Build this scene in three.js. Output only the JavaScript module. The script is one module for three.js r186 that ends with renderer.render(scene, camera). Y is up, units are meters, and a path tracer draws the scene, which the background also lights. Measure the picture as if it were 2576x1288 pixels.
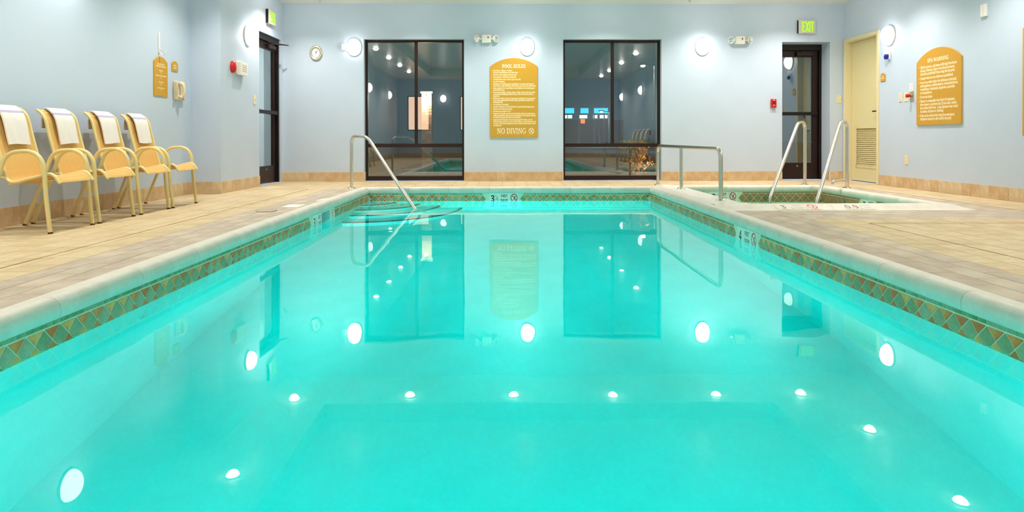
import * as THREE from 'three';
import { RoundedBoxGeometry } from 'three/addons/geometries/RoundedBoxGeometry.js';
import { mergeGeometries, toCreasedNormals } from 'three/addons/utils/BufferGeometryUtils.js';
import { RectAreaLightUniformsLib } from 'three/addons/lights/RectAreaLightUniformsLib.js';

// ---------------------------------------------------------------- camera, sky, exposure
const scene = new THREE.Scene();
const F = 1500, FW = 2576, FH = 1288, CY = 355.5;
const camera = new THREE.PerspectiveCamera(2 * Math.atan(FH / 2 / F) * 180 / Math.PI, FW / FH, 0.05, 300);
const CAM = new THREE.Vector3(0, 0.77, 10.7277);
{
  const yaw = 0.0108, pitch = 0.0051, roll = 0.0014;
  const fwd = new THREE.Vector3(Math.sin(yaw) * Math.cos(pitch), -Math.sin(pitch), -Math.cos(yaw) * Math.cos(pitch));
  camera.position.copy(CAM);
  camera.up.set(0, 1, 0);
  camera.lookAt(CAM.clone().add(fwd));
  camera.rotateZ(-roll);
  camera.setViewOffset(FW, FH, 0, FH / 2 - CY, FW, FH);
}
scene.background = new THREE.Color().setRGB(0.008, 0.048, 0.075);   // night outside
const renderer = new THREE.WebGLRenderer({ antialias: true });
renderer.toneMapping = THREE.LinearToneMapping;
renderer.toneMappingExposure = 1.3;
renderer.shadowMap.enabled = true;
RectAreaLightUniformsLib.init();
// lamp strengths (each lamp's light stands in its own builder)
const SCONCE_I = 0.05, SCONCE_GLOW = 5.6, DOWN_I = 9.2, DOWN_GLOW = 20, POOL_I = 98, POOL_BEAM = 104, SPA_I = 60;
const WARM = new THREE.Color().setRGB(1.0, 0.93, 0.83), WARM2 = new THREE.Color().setRGB(1.0, 0.95, 0.88);

// ---------------------------------------------------------------- helpers
let seed = 7;
const rnd = (a = 0, b = 1) => { seed = (seed * 1664525 + 1013904223) >>> 0; return a + (b - a) * (seed / 4294967296); };
const V = (x, y, z) => new THREE.Vector3(x, y, z);
const taken = new Map();
function numbered(n) { const k = taken.get(n) ?? 0; taken.set(n, k + 1); return k ? n + '_' + String(k).padStart(3, '0') : n; }
function part(name, geo, mat, parent) { const m = new THREE.Mesh(geo, mat); m.name = name; parent.add(m); return m; }
function tag(o, label, category, group, kind) { o.userData.label = label; o.userData.category = category; if (group) o.userData.group = group; if (kind) o.userData.kind = kind; return o; }
function thing(name, label, category, pos = [0, 0, 0], ry = 0, group, kind) {
  const g = new THREE.Group(); g.name = numbered(name); g.position.set(...pos); g.rotation.y = ry; scene.add(g);
  return tag(g, label, category, group, kind);
}
function solo(name, geo, mat, label, category, group, kind) {
  const m = new THREE.Mesh(geo, mat); m.name = numbered(name); scene.add(m); return tag(m, label, category, group, kind);
}
function copyOf(o, label) { const c = o.clone(); c.name = numbered(o.name.replace(/_\d{3}$/, '')); scene.add(c); c.userData = { ...o.userData }; if (label) c.userData.label = label; return c; }
const at = (g, x, y, z) => g.translate(x, y, z);
const B = (x0, x1, y0, y1, z0, z1) => at(new THREE.BoxGeometry(Math.abs(x1 - x0), Math.abs(y1 - y0), Math.abs(z1 - z0)), (x0 + x1) / 2, (y0 + y1) / 2, (z0 + z1) / 2);
const RB = (x0, x1, y0, y1, z0, z1, r = 0.006, s = 2) => at(new RoundedBoxGeometry(x1 - x0, y1 - y0, z1 - z0, s, r), (x0 + x1) / 2, (y0 + y1) / 2, (z0 + z1) / 2);
const merge = (list) => mergeGeometries(list.map((g) => { const h = g.index ? g.toNonIndexed() : g; for (const k of Object.keys(h.attributes)) if (!['position', 'normal', 'uv'].includes(k)) h.deleteAttribute(k); return h; }));
const cyl = (r0, r1, h, n = 24) => new THREE.CylinderGeometry(r0, r1, h, n);
const lathe = (pts, n = 40) => new THREE.LatheGeometry(pts.map(([r, y]) => new THREE.Vector2(r, y)), n);
function filletPath(pts, r) {
  const path = new THREE.CurvePath(); let prev = pts[0].clone();
  for (let i = 1; i < pts.length - 1; i++) {
    const a = pts[i - 1], b = pts[i], c = pts[i + 1], rr = Array.isArray(r) ? r[i - 1] : r;
    const d1 = a.clone().sub(b), d2 = c.clone().sub(b), k = Math.min(rr, d1.length() * 0.49, d2.length() * 0.49);
    const p = b.clone().add(d1.setLength(k)), q = b.clone().add(d2.setLength(k));
    path.add(new THREE.LineCurve3(prev, p)); path.add(new THREE.QuadraticBezierCurve3(p, b, q)); prev = q;
  }
  path.add(new THREE.LineCurve3(prev, pts[pts.length - 1].clone()));
  return path;
}
function pipe(pts, radius, r = 0.1, seg = 80, rs = 14) {
  const path = filletPath(pts, r), t = new THREE.TubeGeometry(path, seg, radius, rs, false);
  const caps = [0, 1].map((k) => { const c = new THREE.SphereGeometry(radius, rs, 8); const p = path.getPointAt(k); return at(c, p.x, p.y, p.z); });
  return merge([t, ...caps]);
}
function curveTube(pts, radius, seg = 60, rs = 10, caps = true) {
  const c = new THREE.CatmullRomCurve3(pts, false, 'centripetal'), t = new THREE.TubeGeometry(c, seg, radius, rs, false);
  return merge(caps ? [t, ...[pts[0], pts[pts.length - 1]].map((p) => at(new THREE.SphereGeometry(radius, rs, 6), p.x, p.y, p.z))] : [t]);
}
function extrude(shape, depth, bevel = 0, seg = 24) {
  return new THREE.ExtrudeGeometry(shape, { depth: depth - 2 * bevel, bevelEnabled: bevel > 0, bevelSize: bevel, bevelThickness: bevel, bevelOffset: -bevel, bevelSegments: 1, curveSegments: seg }).translate(0, 0, bevel);
}
const rectShape = (x0, x1, y0, y1) => new THREE.Shape([new THREE.Vector2(x0, y0), new THREE.Vector2(x1, y0), new THREE.Vector2(x1, y1), new THREE.Vector2(x0, y1)]);
const hole = (s, x0, x1, y0, y1) => { s.holes.push(new THREE.Path([new THREE.Vector2(x0, y0), new THREE.Vector2(x0, y1), new THREE.Vector2(x1, y1), new THREE.Vector2(x1, y0)])); return s; };
// a sheet that follows a path in (x, y), w wide along z, t thick
function ribbon(path, w, t, nz = 8, wob = null, sag = null) {
  const n = path.length, pos = [], uv = [], idx = [];
  const nrm = path.map((p, i) => { const a = path[Math.max(0, i - 1)], b = path[Math.min(n - 1, i + 1)], dx = b[0] - a[0], dy = b[1] - a[1], l = Math.hypot(dx, dy); return [-dy / l, dx / l]; });
  for (const s of [1, -1]) for (let i = 0; i < n; i++) for (let j = 0; j <= nz; j++) {
    const f = j / nz, o = wob ? wob(i / (n - 1), f) : 0, g = sag ? sag(i / (n - 1), f) : 0, k = s * t / 2 + o - g;
    pos.push(path[i][0] + nrm[i][0] * k, path[i][1] + nrm[i][1] * k, (f - 0.5) * w); uv.push(f, i / (n - 1));
  }
  const id = (s, i, j) => s * n * (nz + 1) + i * (nz + 1) + j;
  const quad = (a, b, c, d) => idx.push(a, b, c, a, c, d);
  for (let i = 0; i < n - 1; i++) for (let j = 0; j < nz; j++) { quad(id(0, i, j), id(0, i, j + 1), id(0, i + 1, j + 1), id(0, i + 1, j)); quad(id(1, i, j), id(1, i + 1, j), id(1, i + 1, j + 1), id(1, i, j + 1)); }
  for (let i = 0; i < n - 1; i++) { quad(id(0, i, 0), id(0, i + 1, 0), id(1, i + 1, 0), id(1, i, 0)); quad(id(0, i, nz), id(1, i, nz), id(1, i + 1, nz), id(0, i + 1, nz)); }
  for (let j = 0; j < nz; j++) { quad(id(0, 0, j), id(1, 0, j), id(1, 0, j + 1), id(0, 0, j + 1)); quad(id(0, n - 1, j), id(0, n - 1, j + 1), id(1, n - 1, j + 1), id(1, n - 1, j)); }
  const g = new THREE.BufferGeometry();
  g.setAttribute('position', new THREE.Float32BufferAttribute(pos, 3)); g.setAttribute('uv', new THREE.Float32BufferAttribute(uv, 2)); g.setIndex(idx); g.computeVertexNormals();
  return toCreasedNormals(g, 0.9);
}
// catmull-rom through 2D points
function smooth2(pts, n) { const c = new THREE.CatmullRomCurve3(pts.map(([x, y]) => V(x, y, 0)), false, 'centripetal'); return c.getPoints(n).map((p) => [p.x, p.y]); }

// ---------------------------------------------------------------- textures and materials
function noiseGrid(n, cells, sd) {              // periodic value noise, 0..1
  let s = sd; const r = () => { s = (s * 1664525 + 1013904223) >>> 0; return s / 4294967296; };
  const g = Array.from({ length: cells * cells }, r), out = new Float32Array(n * n), f = (t) => t * t * (3 - 2 * t);
  for (let y = 0; y < n; y++) for (let x = 0; x < n; x++) {
    const u = x / n * cells, v = y / n * cells, x0 = Math.floor(u), y0 = Math.floor(v), a = f(u - x0), b = f(v - y0), G = (i, j) => g[(j % cells) * cells + (i % cells)];
    out[y * n + x] = (G(x0, y0) * (1 - a) + G(x0 + 1, y0) * a) * (1 - b) + (G(x0, y0 + 1) * (1 - a) + G(x0 + 1, y0 + 1) * a) * b;
  }
  return out;
}
function fbm(n, octs, sd) { const o = new Float32Array(n * n); let t = 0; octs.forEach(([c, w], i) => { const g = noiseGrid(n, c, sd + i * 97); t += w; for (let k = 0; k < o.length; k++) o[k] += g[k] * w; }); for (let k = 0; k < o.length; k++) o[k] /= t; return o; }
function colorTex(n, field, ramp, rep = 1) {     // ramp(value, index) -> [r, g, b] 0..255
  const d = new Uint8Array(n * n * 4);
  for (let i = 0; i < n * n; i++) { const c = ramp(field[i], i); d[i * 4] = c[0]; d[i * 4 + 1] = c[1]; d[i * 4 + 2] = c[2]; d[i * 4 + 3] = 255; }
  const t = new THREE.DataTexture(d, n, n); t.colorSpace = THREE.SRGBColorSpace; t.wrapS = t.wrapT = THREE.RepeatWrapping; t.magFilter = THREE.LinearFilter; t.repeat.set(rep, rep); t.needsUpdate = true; return t;
}
function heightTex(n, field, rep = 1) {
  const d = new Float32Array(n * n * 4);
  for (let i = 0; i < n * n; i++) { d[i * 4] = d[i * 4 + 1] = d[i * 4 + 2] = field[i]; d[i * 4 + 3] = 1; }
  const t = new THREE.DataTexture(d, n, n, THREE.RGBAFormat, THREE.FloatType); t.wrapS = t.wrapT = THREE.RepeatWrapping; t.magFilter = THREE.LinearFilter; t.repeat.set(rep, rep); t.needsUpdate = true; return t;
}
const mixc = (a, b, t) => [0, 1, 2].map((k) => a[k] + (b[k] - a[k]) * t);
const std = (o) => new THREE.MeshStandardMaterial(o), phy = (o) => new THREE.MeshPhysicalMaterial(o);
const nzA = fbm(256, [[8, 1], [32, 0.6], [96, 0.4]], 11), nzB = fbm(256, [[4, 1], [12, 0.7], [40, 0.4], [110, 0.3]], 29), nzFine = fbm(256, [[64, 1], [128, 1]], 5);
const paintMap = colorTex(256, nzB, (v) => mixc([195, 209, 229], [202, 214, 233], v), 0.7);
const M = {};
M.paint = std({ map: paintMap, roughness: 0.55, bumpMap: heightTex(256, nzFine, 6), bumpScale: 0.0004 });
M.ceil = phy({ color: 0xebe7da, roughness: 0.35, clearcoat: 0.7, clearcoatRoughness: 0.24, bumpMap: heightTex(256, nzFine, 4), bumpScale: 0.0002 });
M.grout = std({ map: colorTex(256, nzA, (v) => mixc([176, 140, 92], [205, 175, 128], v), 3), roughness: 0.9 });
const stoneTex = (a, b, sd) => colorTex(256, fbm(256, [[3, 1], [9, 0.8], [30, 0.5], [100, 0.35]], sd), (v) => mixc(a, b, Math.min(1, Math.max(0, (v - 0.3) * 2.4))));
const stoneBump = heightTex(256, fbm(256, [[10, 0.6], [40, 1], [110, 1]], 77));
const stone = (a, b, sd, rough = 0.6) => std({ map: stoneTex(a, b, sd), roughness: rough, bumpMap: stoneBump, bumpScale: 0.0006 });
M.deck = [stone([200, 176, 136], [216, 195, 156], 101), stone([194, 169, 130], [211, 188, 148], 102), stone([205, 182, 144], [221, 201, 165], 103), stone([198, 172, 134], [214, 190, 153], 104)];
M.border = [stone([184, 166, 148], [201, 184, 166], 111), stone([179, 161, 144], [197, 179, 161], 112), stone([188, 170, 150], [206, 189, 170], 113)];
M.base = [stone([206, 174, 134], [224, 198, 162], 121), stone([198, 162, 118], [217, 187, 146], 122), stone([211, 184, 146], [228, 205, 172], 123), stone([203, 168, 126], [221, 192, 152], 124)];
M.coping = stone([222, 214, 202], [236, 229, 220], 131, 0.42);
M.plaster = std({ map: colorTex(256, nzB, (v) => mixc([226, 236, 234], [240, 246, 244], v), 1), roughness: 0.8 });
M.tileGrout = std({ color: 0xe6e4cc, roughness: 0.8 });
const glaze = (a, b, sd) => std({ map: stoneTex(a, b, sd), roughness: 0.3, bumpMap: stoneBump, bumpScale: 0.0008 });
M.slate = [glaze([148, 154, 116], [184, 188, 150], 141), glaze([136, 148, 110], [170, 180, 138], 142), glaze([160, 164, 132], [194, 198, 166], 143)];
M.rust = [glaze([226, 114, 42], [246, 148, 70], 151), glaze([234, 142, 66], [250, 182, 108], 152), glaze([218, 102, 32], [240, 132, 54], 153)];
M.green = [glaze([84, 128, 84], [116, 158, 108], 161), glaze([98, 140, 96], [134, 172, 126], 162), glaze([124, 156, 124], [164, 190, 158], 163)];
M.spaSlate = [glaze([128, 112, 76], [160, 142, 102], 171), glaze([140, 116, 80], [172, 146, 104], 172), glaze([116, 108, 76], [150, 138, 100], 173)];
M.spaRust = [glaze([172, 98, 54], [202, 132, 84], 181), glaze([180, 110, 62], [208, 146, 96], 182)];
M.trimGreen = std({ color: 0x15402a, roughness: 0.4 });
M.steel = std({ color: 0xd8d5cc, metalness: 1, roughness: 0.24, bumpMap: heightTex(256, nzFine, 2), bumpScale: 0.00008 });
M.bronze = std({ color: 0x2a1610, roughness: 0.42, metalness: 0.35 });
M.bronzeDark = std({ color: 0x160c0a, roughness: 0.45, metalness: 0.3 });
M.cream = std({ color: 0xe4d6a4, roughness: 0.45 });
M.creamFrame = std({ color: 0xe8dab0, roughness: 0.42 });
M.white = std({ color: 0xf4f1ea, roughness: 0.4 });
M.whiteMatte = std({ color: 0xf2efe8, roughness: 0.8 });
M.ivory = std({ color: 0xece0b8, roughness: 0.45 });
M.beige = std({ color: 0xe8d8b8, roughness: 0.4 });
M.black = std({ color: 0x0b0b0c, roughness: 0.5 });
M.red = std({ color: 0xd0101a, roughness: 0.35 });
M.blue = std({ color: 0x1c12a0, roughness: 0.3 });
M.brass = std({ color: 0xc79a3c, roughness: 0.3, metalness: 0.9 });
M.silver = std({ color: 0xc9c3b2, roughness: 0.28, metalness: 0.9 });
M.gold = std({ map: colorTex(256, nzA, (v) => mixc([200, 150, 36], [210, 160, 46], v), 2), roughness: 0.5 });
M.pane = phy({ color: 0xbcd0c4, roughness: 0.0, transmission: 1, thickness: 0, ior: 2.8 });
M.water = phy({ color: 0xffffff, roughness: 0, transmission: 1, thickness: 1.2, ior: 1.333, attenuationColor: new THREE.Color().setRGB(0.14, 0.978, 0.972), attenuationDistance: 1.0 });
M.spaWater = phy({ color: 0xffffff, roughness: 0, transmission: 1, thickness: 1, ior: 1.333, attenuationColor: new THREE.Color().setRGB(0.35, 0.93, 0.72), attenuationDistance: 1.0 });
{
  const n = 512, f = fbm(n, [[5, 1], [11, 0.5], [23, 0.18]], 313), h = heightTex(n, f);
  M.water.bumpMap = h; M.water.bumpScale = 0.0016;
}
M.glow = std({ color: 0xffffff, emissive: WARM2, emissiveIntensity: SCONCE_GLOW, roughness: 0.4 });
M.downGlow = std({ color: 0xffffff, emissive: WARM, emissiveIntensity: DOWN_GLOW, roughness: 0.4 });
M.poolGlow = std({ color: 0xffffff, emissive: new THREE.Color().setRGB(0.9, 1, 0.97), emissiveIntensity: 6, roughness: 0.4 });
M.exitGreen = std({ color: 0x304010, emissive: new THREE.Color().setRGB(0.42, 1.0, 0.01), emissiveIntensity: 0.9, roughness: 0.5 });
M.asphalt = std({ color: 0x3c3e40, roughness: 0.9 });
function canvasTex(w, h, draw) {
  const c = document.createElement('canvas'); c.width = w; c.height = h; const x = c.getContext('2d'); draw(x, w, h);
  const t = new THREE.CanvasTexture(c); t.colorSpace = THREE.SRGBColorSpace; return t;
}
// a print on a flat piece whose cap uv are its own metres (shape coordinates x0..x0+w, y0..y0+h)
function printed(tex, x0, y0, w, h, rough = 0.5) { tex.repeat.set(1 / w, 1 / h); tex.offset.set(-x0 / w, -y0 / h); return std({ map: tex, roughness: rough }); }

// ---------------------------------------------------------------- main dimensions (metres)
const XL = -3.986, XW = -4.406, XR = 6.118, XJ = 4.65, ZJ = 5.45, ZJL = 2.33, ZR = 13.5, HC = 3.186, HT = 3.46, T = 0.3, TB = 0.42;
const WY = -0.155, PX0 = -2.03, PX1 = 2.15, PZ0 = 1.91, PZ1 = 10.45, SX0 = 2.64, SX1 = 4.75, SZ0 = 1.75, SZ1 = 4.2, CW = 0.255, CT = 0.052;
const WIN = [[-2.54, -0.745], [1.04, 2.815]], WTOP = 2.553, DOORB = [5.0, 5.868, 2.503], DOORL = [0.1, 1.03, 2.52], DOORR = [0.06, 0.985, 2.49];
const SPA_WY = -0.32;

// ---------------------------------------------------------------- walls and ceiling
function struct(name, geo, mat, label) { return solo(name, geo, mat, label, name.split('_')[0], undefined, 'structure'); }
{
  const s = rectShape(XL - T, XR + T, -0.3, HC + 0.5);
  WIN.forEach(([a, b]) => hole(s, a, b, 0.004, WTOP)); hole(s, DOORB[0], DOORB[1], 0.004, DOORB[2]);
  struct('wall_back', extrude(s, TB).translate(0, 0, -TB), M.paint, 'pale blue painted end wall with two dark windows');
}
{ // door wall on the left (x = XL), z 0..ZJL, extruded to the left; local x = -z
  const s = hole(rectShape(-ZJL, T, -0.3, HC + 0.5), -DOORL[1], -DOORL[0], 0.004, DOORL[2]);
  struct('wall_left_door', extrude(s, T).rotateY(Math.PI / 2).translate(XL - T, 0, 0), M.paint, 'pale blue side wall holding the dark glass door');
}
struct('wall_left', B(XW - T, XW, -0.3, HC + 0.5, ZJL, ZR + T), M.paint, 'pale blue wall behind the row of tan chairs');
struct('wall_left_return', B(XW - T, XL - T, -0.3, HC + 0.5, ZJL - T, ZJL), M.paint, 'pale blue narrow wall return beside the wall telephone');
{
  const s = hole(rectShape(-ZJ, T, -0.3, HC + 0.5), -DOORR[1], -DOORR[0], 0.004, DOORR[2]);
  struct('wall_right', extrude(s, T).rotateY(Math.PI / 2).translate(XR, 0, 0), M.paint, 'pale blue wall with cream louvred door and spa warning board');
}
struct('wall_right_return', B(XJ, XR + T, -0.3, HC + 0.5, ZJ, ZJ + T), M.paint, 'pale blue wall return opposite the end wall');
struct('wall_right_near', B(XJ, XJ + T, -0.3, HC + 0.5, ZJ + T, ZR + T), M.paint, 'pale blue wall beyond the spa beside the pool');
struct('wall_front', B(XW, XJ, -0.3, HC + 0.5, ZR, ZR + T), M.paint, 'pale blue wall facing the two dark windows');
{
  const tray = [[-2.9, 1.15], [4.35, 1.15], [4.35, 4.3], [2.9, 4.3], [2.9, 12.2], [-2.9, 12.2]];
  const s = rectShape(XW - T, XR + T, -(ZR + T), T); s.holes.push(new THREE.Path(tray.map(([x, z]) => new THREE.Vector2(x, -z)).reverse()));
  const soffit = extrude(s, HT - HC).rotateX(-Math.PI / 2).translate(0, HC, 0);
  const cg = thing('ceiling', 'off white glossy ceiling with lowered border around a raised tray', 'ceiling', [0, 0, 0], 0, undefined, 'structure');
  part('soffit', soffit, M.ceil, cg); part('tray', B(XW - T, XR + T, HT, HT + 0.12, -T, ZR + T), M.ceil, cg);
}

// ---------------------------------------------------------------- deck floor with tiles
const poolOuter = [PX0 - CW, PX1 + CW, PZ0 - CW, PZ1 + CW], spaOuter = [PX1 + CW, SX1 + CW, SZ0 - CW, SZ1 + CW];
const floor = thing('floor', 'tiled pool deck of beige stone with a grey stone border round the pool', 'floor', [0, 0, 0], 0, undefined, 'structure');
{
  const s = rectShape(XW - T, XR + T, -(ZR + T), 0.0), pts = [[poolOuter[0], poolOuter[3]], [poolOuter[1], poolOuter[3]], [poolOuter[1], spaOuter[3]], [spaOuter[1], spaOuter[3]], [spaOuter[1], spaOuter[2]], [poolOuter[1], spaOuter[2]], [poolOuter[1], poolOuter[2]], [poolOuter[0], poolOuter[2]]];
  s.holes.push(new THREE.Path(pts.map(([x, z]) => new THREE.Vector2(x, -z))));
  part('grout_bed', extrude(s, 0.25).rotateX(-Math.PI / 2).translate(0, -0.252, 0), M.grout, floor);
  part('door_sill_bed', B(DOORB[0], DOORB[1], -0.25, -0.001, -TB, 0), M.grout, floor);
}
const plates = new Map();
function plateGeo(w, d) {            // a tile with eased edges, top at y = 0
  const k = w.toFixed(3) + '_' + d.toFixed(3);
  if (!plates.has(k)) {
    const e = 0.003, h = 0.012, g = new THREE.BufferGeometry(), P = [], U = [], I = [];
    const ring = (x, z, y) => [[-x, y, -z], [x, y, -z], [x, y, z], [-x, y, z]].forEach((p) => { P.push(...p); U.push((p[0] + w / 2) / 0.4, (p[2] + d / 2) / 0.4); });
    ring(w / 2 - e, d / 2 - e, 0); ring(w / 2, d / 2, -e); ring(w / 2, d / 2, -h);
    I.push(0, 2, 1, 0, 3, 2);
    for (const o of [0, 4]) for (let i = 0; i < 4; i++) { const j = (i + 1) % 4; I.push(o + i, o + j, o + 4 + j, o + i, o + 4 + j, o + 4 + i); }
    g.setAttribute('position', new THREE.Float32BufferAttribute(P, 3)); g.setAttribute('uv', new THREE.Float32BufferAttribute(U, 2)); g.setIndex(I);
    const f = g.toNonIndexed(); f.computeVertexNormals(); plates.set(k, f);
  }
  return plates.get(k);
}
{
  const tiles = [];
  function zone(x0, x1, z0, z1, kind, tw, td, bond = 0.5, along = 'z') {   // running bond, rows along `along`
    const J = 0.004, rowW = along === 'z' ? tw : td, colW = along === 'z' ? td : tw;
    const a0 = along === 'z' ? x0 : z0, a1 = along === 'z' ? x1 : z1, b0 = along === 'z' ? z0 : x0, b1 = along === 'z' ? z1 : x1;
    const rows = Math.max(1, Math.round((a1 - a0) / rowW)), rw = (a1 - a0) / rows;
    for (let r = 0; r < rows; r++) {
      let b = b0 - ((r % 2) ? colW * bond : 0);
      while (b < b1 - 0.01) {
        const s = Math.max(b, b0), e = Math.min(b + colW, b1);
        if (e - s > 0.03) { const ac = a0 + (r + 0.5) * rw, bc = (s + e) / 2, w = rw - J, d = e - s - J; tiles.push(along === 'z' ? { x: ac, z: bc, w, d, kind } : { x: bc, z: ac, w: d, d: w, kind }); }
        b += colW;
      }
    }
  }
  const ts = 0.205, gz = 0.2;
  zone(-2.72, poolOuter[0], PZ0 - CW, PZ1 + CW, 'border', 0.147, 0.29);
  zone(poolOuter[1], 2.88, spaOuter[3], PZ1 + CW, 'border', 0.16, 0.29);
  zone(2.88, 5.43, spaOuter[3], 5.12, 'border', 0.29, 0.16, 0.5, 'x');
  zone(spaOuter[1], 5.43, spaOuter[2], spaOuter[3], 'border', 0.135, 0.29);
  zone(XW, -2.72, ZJL, PZ1 + CW, 'deck', ts, ts, 0);
  zone(XL, -2.72, 0, ZJL, 'deck', ts, ts, 0);
  zone(-2.72, poolOuter[1], 0, PZ0 - CW, 'deck', ts, ts, 0);
  zone(poolOuter[1], 5.43, 0, spaOuter[2], 'deck', ts, ts, 0);
  zone(5.43, XR, 0, 5.12, 'deck', ts, ts, 0);
  zone(2.88, XR, 5.12, ZJ, 'deck', ts, ts, 0);
  zone(2.88, XJ, ZJ, PZ1 + CW, 'deck', ts, ts, 0);
  zone(XW, XJ, PZ1 + CW, ZR, 'deck', ts, ts, 0);
  const seen = (t) => { const d = CAM.z - t.z, vx = t.x - CAM.x; if (d < 0.8 || Math.abs(vx / d - 0.0108) > 0.92) return 0; return t.w * t.d / (d * d * d); };
  for (const kind of ['border', 'deck']) {
    const list = tiles.filter((t) => t.kind === kind).sort((a, b) => seen(b) - seen(a)), mats = M[kind], rest = mats.map(() => []);
    list.forEach((t, i) => {
      const k = Math.floor(rnd(0, mats.length)), g = plateGeo(t.w, t.d), ry = rnd() < 0.5 ? Math.PI : 0;
      if (i < 299 && seen(t) > 0) { const m = part(kind === 'deck' ? 'deck_tile' : 'border_tile', g, mats[k], floor); m.position.set(t.x, rnd(-0.0006, 0.0006), t.z); m.rotation.y = ry; }
      else rest[k].push(g.clone().rotateY(ry).translate(t.x, 0, t.z));
    });
    rest.forEach((l, k) => { if (l.length) part(kind === 'deck' ? 'deck_tile_field' : 'border_tile_field', merge(l), mats[k], floor).userData.kind = 'stuff'; });
  }
}
{ // brown sealant joints
  const m = std({ color: 0x9a6a35, roughness: 0.7 });
  [[-3.016, -3.004, 1.6, 10.7], [3.264, 3.276, 5.4, 10.7], [3.27, XR, 5.394, 5.406], [5.424, 5.436, 1.5, 5.39], [XL, -3.01, 1.594, 1.606]].forEach(([a, b, c, d], i) => struct('trim_' + (i + 1), B(a, b, -0.006, 0.0012, c, d), m, 'narrow brown sealant joint line across the tiled deck, number ' + ['along the chairs', 'along the pool', 'before the spa', 'beside the spa', 'by the glass door'][i]).userData.label = ['brown sealant joint line running past the row of tan chairs', 'brown sealant joint line running beside the four foot pool marker', 'brown sealant joint line crossing the deck in front of the spa', 'brown sealant joint line between spa and spa warning wall', 'brown sealant joint line crossing the deck by the glass door'][i]);
}

// ---------------------------------------------------------------- baseboards
{
  const th = 0.012, h = 0.166, tw = 0.148, geos = new Map();
  const gOf = (w) => { const k = w.toFixed(3); if (!geos.has(k)) { const g = new RoundedBoxGeometry(w, h, th, 1, 0.002).translate(0, h / 2, th / 2); const p = g.attributes.position, u = g.attributes.uv; for (let i = 0; i < p.count; i++) u.setXY(i, (p.getX(i) + 0.2) / 0.35, p.getY(i) / 0.35); geos.set(k, g); } return geos.get(k); };
  function board(name, label, pos, ry, runs) {       // runs along local x
    const o = thing(name, label, 'baseboard', pos, ry, undefined, 'structure');
    part('grout_backing', merge(runs.map(([a, b]) => B(a, b, 0.001, h - 0.002, 0, th - 0.003))), M.tileGrout, o);
    for (const [a, b] of runs) for (let s = a; s < b - 0.02; s += tw) { const e = Math.min(s + tw, b), m = part('baseboard_tile', gOf(e - s - 0.003), M.base[Math.floor(rnd(0, 4))], o); m.position.set((s + e) / 2, 0.001, 0); }
  }
  board('baseboard_back', 'tan stone tile skirting along the window wall', [0, 0, 0], 0, [[XL + 0.012, WIN[0][0]], [WIN[0][1], WIN[1][0]], [WIN[1][1], DOORB[0]], [DOORB[1], XR - 0.012]]);
  board('baseboard_left', 'tan stone tile skirting behind the tan chairs', [XW, 0, 0], Math.PI / 2, [[-ZR, -ZJL]]);
  board('baseboard_left_return', 'tan stone tile skirting on the wall return below the telephone', [0, 0, ZJL], 0, [[XW + 0.012, XL + 0.012]]);
  board('baseboard_left_door', 'tan stone tile skirting beside the dark glass door', [XL, 0, 0], Math.PI / 2, [[-ZJL, -DOORL[1]], [-DOORL[0], 0]]);
  board('baseboard_right', 'tan stone tile skirting below the spa warning board', [XR, 0, 0], -Math.PI / 2, [[DOORR[1] + 0.06, ZJ - 0.012]]);
  board('baseboard_right_return', 'tan stone tile skirting on the wall return facing the windows', [0, 0, ZJ], Math.PI, [[-XR, -XJ]]);
  board('baseboard_right_near', 'tan stone tile skirting beside the pool beyond the spa', [XJ, 0, 0], -Math.PI / 2, [[ZJ, ZR]]);
  board('baseboard_front', 'tan stone tile skirting on the wall facing the windows', [0, 0, ZR], Math.PI, [[-XJ, -XW]]);
  board('baseboard_window_reveal', 'tan stone tile skirting pieces turned into the window recess', [WIN[0][0], 0, 0], Math.PI / 2, [[0.0, 0.1]]);
  board('baseboard_door_reveal', 'tan stone tile skirting pieces turned into the exit door recess', [DOORB[1], 0, 0], -Math.PI / 2, [[-0.25, 0]]);
}

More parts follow.
